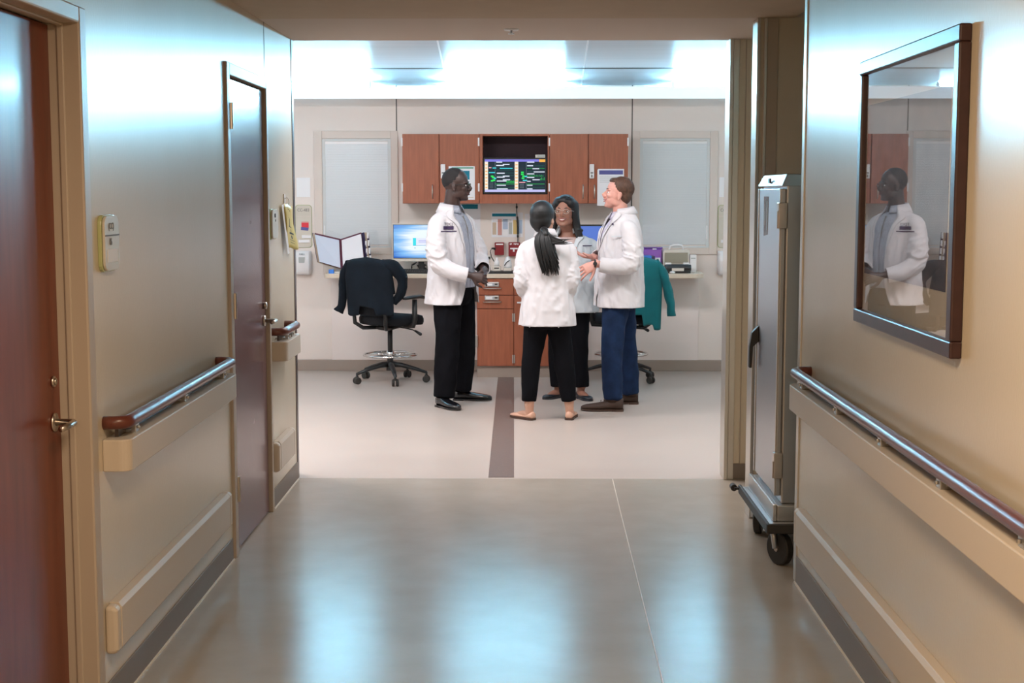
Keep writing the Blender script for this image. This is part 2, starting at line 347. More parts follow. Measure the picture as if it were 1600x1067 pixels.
# baseboards (cove vinyl) and floor caulk
def base(name, x0, x1, y0, y1, m='base', h=.10): return struct(name, MB().box(x0,x1,y0,y1,0,h), m, bevel=.003)
base('baseboard_left', XL, XL+.006, 4.26, 6.15); base('baseboard_left_2', XL, XL+.006, 7.16, YO-.03)
base('baseboard_right', XR-.006, XR, -4, 5.81, h=.115); base('baseboard_right_2', XR+.008, XR+.7, YO-.01, YO, h=.09)
base('baseboard_far', -4.6, -.46, YF-.03, YF-.001, 'basefar'); base('baseboard_far_2', .21, 4.6, YF-.03, YF-.001, 'basefar')
base('baseboard_pier', XR+.09, XR+.7, 6.988, 7.0)
for i, (x0, x1, y0, y1) in enumerate(((XL+.006, XL+.012, 4.26, 6.15), (XL+.006, XL+.012, 7.16, 7.93), (XR-.012, XR-.006, -4, 5.81))):
    struct('trim_%d' % (14+i), MB().box(x0,x1,y0,y1,0,.006), 'caulk')
# knee wall under the counter
struct('wall_knee', MB().box(-1.79, -.452, YF-.025, YF-.0, .10, .87).box(.206, 1.54, YF-.025, YF, .10, .87), 'knee', bevel=.003)

# ---- cove luminaires above the far wall
fx = thing('light_shelf', 'long white fascia of the light cove above the far wall, with added glow', 'light', (0, 12.6, 2.44))
MB().box(-4.5, 4.5, 12.60, 12.612, 2.432, 2.537).build('fascia', 'fascia', fx, bevel=.002)
MB().box(-4.5, 4.5, 12.612, 12.86, 2.50, 2.508).build('shelf', 'white', fx)
for k, (cx, lb) in enumerate(((-3.78, None), (-1.93, 'bright cool tube light in the cove at left, cut by the left jamb'), (-.205, 'bright cool tube light in the cove above the wall screen'), (1.80, 'bright cool tube light in the cove at right, cut by the right jamb'), (3.65, None))):
    if lb is None: lb = 'cool tube light in the cove far to the '+('left' if cx < 0 else 'right')+', outside the opening'
    t = thing('tube_light', lb, 'light', (cx, 12.72, 2.508), 'cool tube lights in the ceiling cove')
    hw = .53
    MB().box(cx-hw, cx+hw, 12.66, 12.80, 2.508, 2.53).build('housing', 'white', t, bevel=.004)
    pr = [(12.68+.05*(1-math.cos(PI*i/10)), 2.531+.062*math.sin(PI*i/10)) for i in range(11)]
    MB().prism(pr, 'x', cx-hw+.01, cx+hw-.01).build('lens', 'tube', t, smooth=False)
    for s in (-1, 1): MB().prism([(p[0], p[1]) for p in pr], 'x', cx+s*hw, cx+s*(hw-.01)).build('end_cap', 'white', t)
# lamps (outside the frame) that the area lights stand for
for (x, y, z, sx, sy, m, lb) in ((-.1,2.6,2.42,.58,.58,'lampglow','square warm ceiling lamp over the corridor near the picture'), (-.1,-.8,2.42,1.15,.58,'lampglow','long warm ceiling lamp behind the viewer'),
        (-2.3,8.9,3.13,1.2,.6,'lampglow2','neutral ceiling lamp over the station at left'), (.1,8.75,3.13,1.2,.6,'lampglow2','neutral ceiling lamp over the middle of the station'), (2.4,8.9,3.13,1.2,.6,'lampglow2','neutral ceiling lamp over the station at right')):
    t = thing('ceiling_lamp', lb, 'light', (x, y, z))
    MB().box(x-sx/2-.03, x+sx/2+.03, y-sy/2-.03, y+sy/2+.03, z, z+.06).build('frame', 'white', t, bevel=.004)
    MB().box(x-sx/2, x+sx/2, y-sy/2, y+sy/2, z-.006, z).build('diffuser', m, t)
t = thing('fire_sprinkler', 'small white ceiling sprinkler on the soffit above the opening', 'sprinkler', (-.09, 7.45, CZ))
MB().lathe((-.09, 7.45, CZ), [(.001,-.008),(.036,-.008),(.04,-.001),(.04,0)]).build('escutcheon', 'white', t, smooth=True)
MB().lathe((-.09, 7.45, CZ-.008), [(.002,-.018),(.016,-.018),(.016,-.014),(.006,-.012),(.006,0)]).build('head', 'chrome', t, smooth=True)

# ---- door 1 : red wood door set deep in a tan frame
d = thing('door_1', 'x', 'x'); del d['label']; del d['category']; d['kind'] = 'structure'
MB().box(XL-.125, XL-.08, 3.13, 4.165, .008, 2.10).build('door_leaf', 'doorwood', d, bevel=.002)
f = MB()
f.box(XL-.2, XL+.012, 4.165, 4.228, 0, 2.155); f.box(XL-.2, XL+.012, 3.06, 3.13, 0, 2.155); f.box(XL-.2, XL+.012, 3.13, 4.165, 2.105, 2.155)
f.build('door_frame', 'trimtan', d, bevel=.006)
f = MB(); f.box(XL-.055, XL-.035, 4.158, 4.166, 0, 2.106); f.box(XL-.055, XL-.035, 3.129, 3.137, 0, 2.106); f.box(XL-.055, XL-.035, 3.137, 4.158, 2.098, 2.106)
f.build('door_stop', 'trimtan', d, bevel=.004)
h = MB().tube([(XL-.08,4.10,.95),(XL-.073,4.10,.95)], .027, 20).tube([(XL-.075,4.10,.95),(XL-.025,4.10,.95),(XL-.018,4.09,.95),(XL-.015,4.05,.95),(XL-.020,3.985,.948)], [.010,.010,.011,.010,.009], 10)
h.build('door_handle', 'satin', d, smooth=True)
MB().tube([(XL-.08,4.10,1.07),(XL-.072,4.10,1.07)], .016, 16).tube([(XL-.072,4.10,1.07),(XL-.067,4.10,1.07)], .010, 12).build('lock_cylinder', 'satin', d, smooth=True)
MB().box(XL-.21, XL-.2, 3.0, 4.3, 0, 2.3).build('door_backing', 'doorwood', d)
# ---- door 2 : mauve door nearly flush with the wall
d = thing('door_2', 'x', 'x'); del d['label']; del d['category']; d['kind'] = 'structure'
MB().box(XL-.05, XL-.006, 6.243, 7.085, .008, 2.115).build('door_leaf', 'door2', d, bevel=.002)
f = MB(); f.box(XL-.12, XL+.014, 6.175, 6.235, 0, 2.18); f.box(XL-.12, XL+.014, 7.092, 7.13, 0, 2.18); f.box(XL-.12, XL+.014, 6.235, 7.092, 2.125, 2.18)
f.build('door_frame', 'trimtan', d, bevel=.004)
for z in (1.95, 1.12, .30):
    MB().box(XL+.0, XL+.016, 6.222, 6.25, z-.055, z+.055).tube([(XL+.016,6.238,z-.057),(XL+.016,6.238,z+.057)], .009, 10).build('door_hinge', 'satin', d, bevel=.001)
MB().tube([(XL-.006,7.02,.985),(XL+.004,7.02,.985)], .027, 18).tube([(XL,7.02,.985),(XL+.05,7.02,.985),(XL+.058,7.01,.985),(XL+.06,6.97,.985),(XL+.055,6.91,.985)], [.010,.010,.011,.010,.009], 10).build('door_handle', 'satin', d, smooth=True)
MB().tube([(XL-.006,7.02,1.06),(XL+.012,7.02,1.06)], .017, 16).build('lock_cylinder', 'satin', d, smooth=True)
MB().box(XL-.2, XL-.12, 6.15, 7.15, 0, 2.2).build('door_backing', 'door2', d)

# ---- handrails and bumpers
def handrail(side, y0, y1, label, ext=(True, True)):
    """side=+1: on the left wall, reaching towards +x; -1: on the right wall"""
    xw = XL if side > 0 else XR; X = lambda d: xw+side*d
    t = thing('handrail', label, 'handrail', (xw, (y0+y1)/2, .8))
    # bumper shell, rounded ends returning to the wall
    r = .035; D = .085
    out = [(X(.0), y0)]+[(X(D-r+r*math.sin(a)), y0+r-r*math.cos(a)) for a in [PI/2*i/6 for i in range(7)]]
    out += [(X(D-r+r*math.cos(a)), y1-r+r*math.sin(a)) for a in [PI/2*i/6 for i in range(7)]]+[(X(0), y1)]
    inn = [(X(0), y1-.006)]+[(X(D-r+(r-.006)*math.cos(a)), y1-r+(r-.006)*math.sin(a)) for a in [PI/2*(6-i)/6 for i in range(7)]]
    inn += [(X(D-r+(r-.006)*math.sin(a)), y0+r-(r-.006)*math.cos(a)) for a in [PI/2*(6-i)/6 for i in range(7)]]+[(X(0), y0+.006)]
    MB().prism(out, 'z', .762, .862).build('bumper', 'bumper', t, bevel=.004)
    c = .06; zr = .912; RR = .021
    p = [(X(0), y0+.022, zr)]+[(X(.068-c*.7+c*.7*math.sin(a)), y0+.022+c*.7-c*.7*math.cos(a), zr) for a in [PI/2*i/6 for i in range(7)]]
    p += [(X(.068-c*.7+c*.7*math.cos(a)), y1-.022-c*.7+c*.7*math.sin(a), zr) for a in [PI/2*i/6 for i in range(7)]]+[(X(0), y1-.022, zr)]
    MB().tube(p, RR, 16, up=(0,0,1)).build('rail', 'rail', t, smooth=True)
    MB().box(X(.022), X(.034), y0+.06, y1-.06, .86, .893).build('shaded_retainer', 'darkedge', t)  # strip coloured dark for the shade between rail and bumper
    n = max(2, int((y1-y0)/.62)+1)
    for i in range(n):
        y = y0+.16+(y1-y0-.32)*i/(n-1)
        MB().box(X(0), X(.066), y-.02, y+.02, .862, .872).box(X(.05), X(.066), y-.02, y+.02, .868, .895).cyl((X(.07), y, .872), .005, .01, 'z', 8).build('bracket', 'alu', t, bevel=.002)
    return t
def crash_rail(side, y0, y1, label):
    xw = XL if side > 0 else XR; X = lambda d: xw+side*d
    t = thing('crash_rail', label, 'wall guard', (xw, (y0+y1)/2, .26))
    pr = [(X(0), .192), (X(.03), .192), (X(.040), .205), (X(.040), .33), (X(.030), .345), (X(0), .345)]
    MB().prism([(a, b) for a, b in pr], 'y', y0+.05, y1-.05).build('guard_cover', 'bumper', t, bevel=.002)
    for a, b in ((y0, y0+.048), (y1-.048, y1)):
        s0 = .006 if a == y0 else 0
        MB().prism([(q[0], q[1]) for q in pr], 'y', a, b).build('end_cap', 'bumper', t, bevel=.012, seg=3)
    return t
handrail(1, 4.30, 5.93, 'brown topped handrail with beige bumper between the wooden door and the mauve door')
handrail(1, 7.17, 7.62, 'short brown handrail with beige bumper just past the mauve door')
handrail(-1, -1.5, 5.63, 'long brown handrail with beige bumper on the right wall under the picture')
crash_rail(1, 4.27, 5.99, 'low beige crash guard on the left wall between the two doors')
crash_rail(1, 7.12+.03, 7.66, 'short low beige crash guard past the mauve door')
crash_rail(-1, -1.5, 5.70, 'long low beige crash guard on the right wall')

# ---- room signs on the left wall
def wall_sign_left(y0, y1, z0, z1, name, label, kind):
    t = thing(name, label, 'sign', (XL, (y0+y1)/2, z0))
    def rr(a0, a1, b0, b1, r):
        o = []
        for cx, cy, s in ((a1-r, b1-r, 0), (a0+r, b1-r, 1), (a0+r, b0+r, 2), (a1-r, b0+r, 3)):
            for i in range(5): o.append((cx+r*math.cos(PI/2*(s+i/4)), cy+r*math.sin(PI/2*(s+i/4))))
        return o
    MB().prism(rr(y0, y1, z0, z1, .03), 'x', XL, XL+.012).build('back_plate', 'greenedge', t, bevel=.002)
    MB().prism(rr(y0+.006, y1-.002, z0+.004, z1-.004, .028), 'x', XL+.0125, XL+.021).build('face_plate', 'signface', t, bevel=.002)
    return t
t = wall_sign_left(4.315, 4.475, 1.375, 1.55, 'room_sign', 'beige room sign with white card and pale green edge beside the wooden door', 0)
MB().box(XL+.021, XL+.023, 4.325, 4.472, 1.485, 1.489).build('divider', 'greytxt', t)
MB().box(XL+.021, XL+.0225, 4.345, 4.45, 1.405, 1.445).build('card', 'paper', t)
o = MB(); 
for i in range(2):
    for (dy, dz, w_, h_) in ((0,0,.004,.022),(.016,0,.004,.022),(0,.009,.02,.004),(0,-.009,.02,.004)):
        pass
text('lettering', '(CC)', .028, (XL+.0225, 4.385, 1.515), FACE_PX, 'greytxt', t)
text('lettering', '06', .032, (XL+.0225, 4.378, 1.467), FACE_PX, 'greytxt', t, .8)
t = wall_sign_left(7.165, 7.335, 1.38, 1.535, 'room_sign', 'narrow grey room sign between the mauve door and the yellow packet', 1)
text('lettering', '03', .03, (XL+.0225, 7.24, 1.50), FACE_PX, 'inkblack', t)
text('lettering', '01', .018, (XL+.0225, 7.25, 1.475), FACE_PX, 'greytxt', t)
# yellow packet hanging from a hook
t = thing('yellow_packet', 'yellow plastic packet with black print hanging from a hook near the opening', 'packet', (XL, 7.8, 1.5))
MB().tube([(XL,7.63,1.585),(XL+.02,7.63,1.59),(XL+.028,7.63,1.58),(XL+.028,7.63,1.56),(XL+.02,7.63,1.545)], .003, 8).box(XL, XL+.006, 7.615, 7.645, 1.56, 1.61).build('hook', 'white', t)
ys = []
rows, cols = 12, 6; vv = []
for i in range(rows+1):
    for j in range(cols+1):
        a, b = i/rows, j/cols
        y = 7.52+.20*b+.09*a; z = 1.555-.235*a-.01*b+.006*math.sin(b*6)
        x = XL+.012+.014*b+.012*math.sin(a*5+b*3)*.5+.012*a
        vv.append((x, y, z))
fs = [(i*(cols+1)+j, i*(cols+1)+j+1, (i+1)*(cols+1)+j+1, (i+1)*(cols+1)+j) for i in range(rows) for j in range(cols)]
MB().add(vv, fs).build('wrapper', 'yellow', t, smooth=True, solid=.006)
def on_pk(a, b, o=-.006):
    y = 7.52+.20*b+.09*a; z = 1.555-.235*a-.01*b+.006*math.sin(b*6)
    x = XL+.012+.014*b+.012*math.sin(a*5+b*3)*.5+.012*a
    return Vector((x+.003, y+o, z))
mb = MB()
for (a0, a1, b0, b1) in ((.10,.30,.35,.62),(.30,.50,.50,.58),(.48,.50,.40,.75),(.52,.62,.62,.68),(.62,.66,.45,.85),(.68,.76,.58,.68),(.80,.81,.4,.8),(.86,.87,.4,.75)):
    mb.add([on_pk(a0,b0), on_pk(a0,b1), on_pk(a1,b1), on_pk(a1,b0)], [(0,1,2,3)])
mb.build('print', 'inkblack', t)
mb = MB().add([on_pk(0,-.1), on_pk(0,.06), on_pk(1.12,.06), on_pk(1.12,-.1)], [(0,1,2,3)]); mb.build('clear_edge', 'white', t, solid=.002)

# ---- framed picture on the right wall
t = thing('framed_picture', 'large dark brown framed picture behind glass on the right wall', 'picture', (XR, 4.21, 1.19))
y0, y1, z0, z1 = 3.665, 4.765, 1.19, 2.045; fw = .045; xf = XR-.032
for (a, b, c, e) in ((y0, y1, z1-fw, z1), (y0, y1, z0, z0+fw)): MB().box(xf, XR, a, b, c, e).build('frame_bar', 'frame', t, bevel=.005)
for (a, b) in ((y0, y0+fw), (y1-fw, y1)): MB().box(xf, XR, a, b, z0+fw, z1-fw).build('frame_bar', 'frame', t, bevel=.005)
MB().box(XR-.012, XR-.004, y0+fw*.6, y1-fw*.6, z0+fw*.6, z1-fw*.6).build('mat_board', 'mat', t)
MB().box(XR-.0135, XR-.012, y0+fw+.075, y1-fw-.02, z0+fw+.12, z1-fw-.10).build('art_print', 'print', t)
MB().add([(XR-.020,y0+fw*.6,z0+fw*.6),(XR-.020,y1-fw*.6,z0+fw*.6),(XR-.020,y1-fw*.6,z1-fw*.6),(XR-.020,y0+fw*.6,z1-fw*.6)], [(0,1,2,3)]).build('glass_pane', 'glass', t)

# ---- stainless cart in the alcove
t = thing('transport_cart', 'tall stainless steel cart on black casters parked in the right alcove', 'cart', (1.4, 6.4, 0))
MB().box(1.10, 1.76, 6.10, 6.71, .27, 1.66).build('body', 'steel', t, bevel=.006)
MB().add([(1.075,6.09,1.645),(1.78,6.09,1.645),(1.78,6.72,1.645),(1.075,6.72,1.645),(1.10,6.11,1.697),(1.76,6.11,1.697),(1.76,6.70,1.697),(1.10,6.70,1.697)], [(0,3,2,1),(4,5,6,7),(0,1,5,4),(1,2,6,5),(2,3,7,6),(3,0,4,7)]).build('top_cap', 'steel', t, bevel=.003)
MB().box(1.074, 1.080, 6.385, 6.43, 1.66, 1.68).build('badge', 'black', t)
d_ = MB().box(1.078, 1.10, 6.12, 6.70, .30, 1.635).build('door', 'steel', t, bevel=.004)
MB().box(1.073, 1.079, 6.118, 6.135, .30, 1.635).box(1.073, 1.079, 6.685, 6.702, .30, 1.635).build('edge_strip', 'alu', d_, bevel=.002)
h = MB().prism([(1.078,1.00),(1.045,.965),(1.035,.90),(1.035,.80),(1.047,.80),(1.052,.90),(1.078,.925)], 'y', 6.63, 6.665); h.build('handle', 'black', d_, bevel=.003)
for z in (1.52, .44): MB().box(1.062, 1.10, 6.075, 6.12, z-.055, z+.055).box(1.058, 1.063, 6.085, 6.092, z-.055, z+.02).build('hinge', 'satin', t, bevel=.003)
MB().add([(1.0775,6.42,1.60),(1.0775,6.56,1.60),(1.0775,6.55,1.42),(1.0775,6.43,1.43)], [(0,1,2,3)]).build('document_sleeve', 'clearplastic', t)
MB().box(1.0765, 1.0775, 6.45, 6.47, 1.45, 1.58).box(1.0765, 1.0775, 6.52, 6.527, 1.47, 1.59).build('document', 'greyprint', t)
MB().box(1.035, 1.80, 6.00, 6.80, .175, .20).build('base_plate', 'steel', t, bevel=.006)
MB().box(1.02, 1.036, 5.99, 6.81, .165, .208).box(1.02, 1.8, 5.975, 5.992, .165, .208).build('bumper_strip', 'rubber', t, bevel=.005)
MB().box(1.06, 1.078, 6.06, 6.75, .20, .275).box(1.078, 1.78, 6.06, 6.75, .20, .27).build('plinth', 'alu', t, bevel=.004)
MB().cyl((1.0, 6.81, .19), .016, .05, 'y', 14).box(1.0, 1.04, 6.79, 6.82, .185, .195).build('corner_bumper', 'rubber', t)
for (x, y, a) in ((1.10, 6.10, .5), (1.10, 6.68, -.3), (1.70, 6.10, .5), (1.70, 6.68, .3)):
    c = MB(); dx, dy = math.cos(a), math.sin(a); r = .074; cx, cy = x, y
    ax = Vector((dy, -dx, 0)) if False else Vector((dx, dy, 0))   # wheel axle direction
    c.tube([Vector((cx,cy,r))-ax*.018, Vector((cx,cy,r))-ax*.014, Vector((cx,cy,r))+ax*.014, Vector((cx,cy,r))+ax*.018], [r-.006, r, r, r-.006], 28)
    wl = c.build('wheel', 'rubber', t, smooth=False)
    MB().tube([Vector((cx,cy,r))-ax*.024, Vector((cx,cy,r))+ax*.024], .014, 14).build('hub', 'satin', wl)
    fk = MB()
    for s in (-1, 1):
        p = Vector((cx,cy,r))+ax*.026*s; n_ = Vector((-ax.y, ax.x, 0))
        fk.tube([p, p+Vector((0,0,.05))+n_*.01, p+Vector((0,0,.085))+n_*.02], [.012,.014,.016], 8)
    fk.tube([Vector((cx,cy,.15))+n_*.02-ax*.03, Vector((cx,cy,.15))+n_*.02+ax*.03], .014, 10)
    fk.tube([Vector((cx,cy,.15))+n_*.02, Vector((cx,cy,.176))+n_*.02], .024, 14).build('caster_fork', 'alu', t, smooth=True)

# ---- windows in the far wall
def window(name, x0, x1, z0, z1, ox0, ox1, oz0, oz1, wand):
    t = thing(name, 'x', 'x', ((x0+x1)/2, YF, z0)); del t['label']; del t['category']; t['kind'] = 'structure'
    yf = YF-.018
    for (a, b, c, e) in ((ox0, x0, oz0, oz1), (x1, ox1, oz0, oz1), (x0, x1, z1, oz1), (x0, x1, oz0, z0)):
        MB().box(a, b, yf, YF, c, e).build('window_frame', 'trimfar', t, bevel=.004)
    s = .028
    for (a, b, c, e) in ((x0, x0+s, z0, z1), (x1-s, x1, z0, z1), (x0+s, x1-s, z1-s*.8, z1), (x0+s, x1-s, z0, z0+s*.6)):
        MB().box(a, b, YF-.010, YF-.001, c, e).build('sash', 'vinylframe', t, bevel=.002)
    sl = MB(); n = 62
    for i in range(n):
        z = z0+s+(z1-z0-2*s)*(i+.5)/n; h = (z1-z0-2*s)/n
        sl.add([(x0+s,YF-.0036,z-h*.55),(x1-s,YF-.0036,z-h*.55),(x1-s,YF-.0048,z+h*.0),(x0+s,YF-.0048,z),(x0+s,YF-.004,z+h*.62),(x1-s,YF-.004,z+h*.62)], [(0,1,2,3),(3,2,5,4)])
    sl.build('blind_slats', 'blind', t, kind='stuff')
    MB().box(x0+s, x1-s, YF-.010, YF-.004, z1-s*1.7, z1-s).build('blind_headrail', 'white', t)
    MB().add([(x0+s,YF-.0105,z0+s*.5),(x1-s,YF-.0105,z0+s*.5),(x1-s,YF-.0105,z1-s*.7),(x0+s,YF-.0105,z1-s*.7)], [(0,1,2,3)]).build('glass_pane', 'glass', t)
    MB().box(wand-.006, wand+.006, YF-.016, YF-.010, z0+.08, z0+.2).build('blind_slider', 'white', t, bevel=.002)
window('window_1', -1.858, -1.239, 1.119, 2.097, -1.932, -1.175, 1.06, 2.165, -1.845)
window('window_2', .998, 1.626, 1.119, 2.099, .930, 1.697, 1.06, 2.165, 1.605)
MB().box(-1.86, -1.175, YF-.012, YF-.0, .875, 1.06).build('trim_20', 'trimfar', None, kind='structure', bevel=.003)

# ---- far wall: papers, room signs, sanitiser dispensers
def paper(name, x0, x1, z0, z1, y, label, cat, blocks=(), mats=(), base_m='paper'):
    t = thing(name, label, cat, ((x0+x1)/2, y, z0))
    MB().box(x0, x1, y-.0015, y, z0, z1).build('sheet', base_m, t)
    if blocks:
        mb = MB()
        for (a, b, c, e, k) in blocks: mb.box(x0+(x1-x0)*a, x0+(x1-x0)*b, y-.0028, y-.0014, z0+(z1-z0)*c, z0+(z1-z0)*e, k)
        mb.build('print', list(mats), t)
    return t
paper('notice_paper', -2.094, -1.970, 1.574, 1.748, YF-.001, 'blank white paper on the far wall at left above a room sign', 'paper', base_m='whiteprint')
paper('notice_paper', 1.713, 1.83, 1.574, 1.752, YF-.001, 'blank white paper on the far wall at right, cut by the jamb', 'paper', base_m='whiteprint')
def rrect(a0, a1, b0, b1, r, n=5):
    o = []
    for cx, cy, s in ((a1-r, b1-r, 0), (a0+r, b1-r, 1), (a0+r, b0+r, 2), (a1-r, b0+r, 3)):
        for i in range(n): o.append((cx+r*math.cos(PI/2*(s+i/(n-1))), cy+r*math.sin(PI/2*(s+i/(n-1)))))
    return o
def far_sign(x0, x1, code, side):
    t = thing('room_sign', f'beige {code} room sign with a red and purple sticker, at {side} of the far wall', 'sign', ((x0+x1)/2, YF, 1.118))
    MB().prism(rrect(x0, x1, 1.118, 1.505, .03), 'y', YF-.006, YF).build('back_plate', 'greenedge', t, bevel=.001)
    MB().prism(rrect(x0+.006, x1-.004, 1.122, 1.501, .028), 'y', YF-.014, YF-.006).build('face_plate', 'signface', t, bevel=.002)
    text('lettering', code, .040, ((x0+x1)/2, YF-.0150, 1.457), FACE_CAM, 'greytxt', t, .85)
    MB().box(x0+.006, x1-.006, YF-.0155, YF-.014, 1.40, 1.403).build('divider', 'trimfar', t)
    cx = (x0+x1)/2+.012
    MB().box(cx-.03, cx+.036, YF-.016, YF-.014, 1.345, 1.355, 1).add([(cx-.03,YF-.016,1.305),(cx+.036,YF-.016,1.30),(cx+.036,YF-.016,1.345),(cx-.03,YF-.016,1.345)], [(0,1,2,3)], 0).add([(cx-.036,YF-.016,1.28),(cx+.03,YF-.016,1.272),(cx+.036,YF-.016,1.30),(cx-.034,YF-.016,1.306)], [(0,1,2,3)], 2).build('sticker', ['redprint','pinkprint','indigoprint'], t)
    MB().box(x0+.06, x1-.006, YF-.022, YF-.014, 1.205, 1.232).box(x0+.03, x1-.02, YF-.022, YF-.014, 1.165, 1.192).build('name_strip', 'white', t, bevel=.001)
far_sign(-2.11, -1.958, 'CC-483', 'left')
far_sign(1.703, 1.855, 'CC-484', 'right')
def dispenser(x0, x1, side):
    t = thing('sanitizer_dispenser', f'white wall hand sanitiser dispenser under the {side} room sign', 'dispenser', ((x0+x1)/2, YF, .87))
    rings = []
    for (z, d_, w_) in ((.872,.035,.055),(.885,.075,.07),(.92,.095,.074),(1.0,.10,.075),(1.06,.09,.075),(1.085,.07,.072),(1.092,.04,.065)):
        cx = (x0+x1)/2; hw = w_
        rings.append([(cx-hw, YF, z), (cx-hw, YF-d_*.7, z), (cx-hw*.8, YF-d_*.95, z), (cx, YF-d_, z), (cx+hw*.8, YF-d_*.95, z), (cx+hw, YF-d_*.7, z), (cx+hw, YF, z)])
    MB().loft(rings).build('housing', 'white', t, bevel=.004, smooth=True)
    cx = (x0+x1)/2
    MB().prism([(cx-.028,.985),(cx+.02,.985),(cx+.024,1.0),(cx+.026,1.037),(cx-.03,1.037),(cx-.03,1.0)], 'y', YF-.104, YF-.094).build('window', 'greyprint', t)
    text('lettering', 'PURELL', .022, (cx, YF-.0935, 1.062), FACE_CAM, 'inkblack', t, .7)
dispenser(-2.113, -1.965, 'left'); dispenser(1.705, 1.853, 'right')
# under the wall cabinets
paper('wall_chart', -.335, -.052, 1.215, 1.436, YF-.001, 'wide colour coded chart with teal heading above the red boxes', 'poster',
      [(.02,.78,.84,.96,0),(.03,.15,.10,.60,1),(.20,.33,.08,.74,2),(.36,.52,.32,.74,3),(.55,.66,.12,.60,4),(.69,.82,.12,.70,5),(.86,.98,.15,.70,3),(.36,.52,.05,.30,6),(.04,.64,.64,.66,7),(.36,.64,.69,.71,7)],
      ['tealprint','tanprint','pinkprint','blueprint','greyprint','yellowprint','whiteprint','greyprint'])
mb = MB()
for k in range(15):
    if k != 8: mb.box(-.325+k*.0135, -.315+k*.0135, YF-.0036, YF-.0026, 1.408, 1.419)
mb.build('lettering', 'whiteprint', bpy.data.objects['wall_chart'])
paper('notice_paper', -.034, .085, 1.04, 1.425, YF-.001, 'plain white notice on the wall to the right of the colour chart', 'paper', [(.4,.8,.30,.315,0),(.3,.8,.26,.275,0),(.35,.7,.22,.235,0)], ['greyprint'])
paper('notice_paper', -.625, -.435, 1.20, 1.512, YF-.001, 'white notice with teal heading on the wall behind the man in glasses', 'paper', [(.10,.88,.86,.99,0)], ['tealprint'])

# ---- upper wall cabinets
YC = 12.52
def wall_cab(x0, x1, split, label, lock_x, handles, hx):
    t = thing('wall_cabinet', label, 'cabinet', ((x0+x1)/2, 12.7, 1.52))
    MB().box(x0, x1, YC+.02, YF-.002, 1.52, 2.125).build('body', 'cherry', t, bevel=.002)
    for i, (a, b) in enumerate(((x0, split-.0025), (split+.0025, x1))):
        dr = MB().box(a+.002, b-.002, YC, YC+.019, 1.522, 2.123).build('door', 'cherry', t, bevel=.002)
        hxx = handles[i]
        if hxx is not None:
            MB().tube([(hxx,YC,1.562),(hxx,YC-.022,1.575),(hxx,YC-.028,1.62),(hxx,YC-.022,1.668),(hxx,YC,1.682)], [.005,.005,.006,.005,.005], 8).build('handle', 'satin', dr, smooth=True)
    for x in hx:
        for z in (2.055, 1.660): MB().box(x-.007, x+.007, YC-.004, YC+.03, z-.036, z+.036).build('hinge', 'white', t, bevel=.001)
    lk = MB().box(lock_x-.02, lock_x+.02, YC-.028, YC, 1.737, 1.862).build('keypad_lock', 'white', t, bevel=.006)
    MB().box(lock_x-.011, lock_x+.011, YC-.030, YC-.028, 1.78, 1.792).box(lock_x-.006, lock_x+.006, YC-.030, YC-.028, 1.748, 1.77).build('keypad', 'greytxt', lk)
    return t
wall_cab(-1.106, -.432, -.782, 'left cherry two door wall cabinet behind the man in glasses', -.748, (-.842, None), (-1.108, -.437))
wall_cab(.182, .869, .521, 'right cherry two door wall cabinet above the smiling woman', .551, (.476, .575), (.180, .866))
t = thing('cabinet_nook', 'open cherry cabinet bay that holds the wall screen', 'cabinet', (-.12, 12.7, 1.52))
for a in ((-.430, -.403), (.166, .180)): MB().box(a[0], a[1], YC, YF-.002, 1.52, 2.125).build('side_panel', 'cherry', t, bevel=.002)
MB().box(-.403, .166, YC, YF-.002, 1.52, 1.600).build('bottom_panel', 'cherry', t, bevel=.002)
MB().box(-.403, .166, YC, YF-.002, 2.107, 2.125).build('top_panel', 'cherry', t, bevel=.002)
MB().box(-.403, .166, 12.75, YF-.002, 1.600, 2.107).build('back_panel', 'nook', t)
# wall screen
tv = thing('patient_monitor_screen', 'black wall screen with green and cyan patient readings in the cabinet bay', 'screen', (-.118, 12.56, 1.603))
x0, x1, z0, z1 = -.400, .160, 1.603, 1.918
MB().box(x0, x1, YC+.02, YC+.06, z0, z1).build('housing', 'black', tv, bevel=.004)
MB().box(x0+.015, x1-.015, YC+.0185, YC+.0205, z0+.018, z1-.014).build('display', 's_black', tv)
mb = MB(); sw, sh = (x1-x0-.03), (z1-z0-.032); ox, oz = x0+.015, z0+.018; mats = ['s_cream','s_purple','s_orange','s_lav','s_cyan','s_green','s_white','s_dgreen','s_pink','s_teal','s_grey','s_black']
def sb(a, b, c, e, k, dy=0): mb.box(ox+sw*a, ox+sw*b, YC+.0165-dy, YC+.0185, oz+sh*c, oz+sh*e, k)
sb(0,1,.93,1,1); sb(.90,1,.92,1,2,.001); sb(0,1,0,.07,3); sb(0,.055,.07,.93,0); sb(.495,.555,.07,.93,0)
for z in range(8): sb(.01,.045,.12+z*.1,.15+z*.1,2,.0005); sb(.505,.545,.12+z*.1,.15+z*.1,2,.0005)
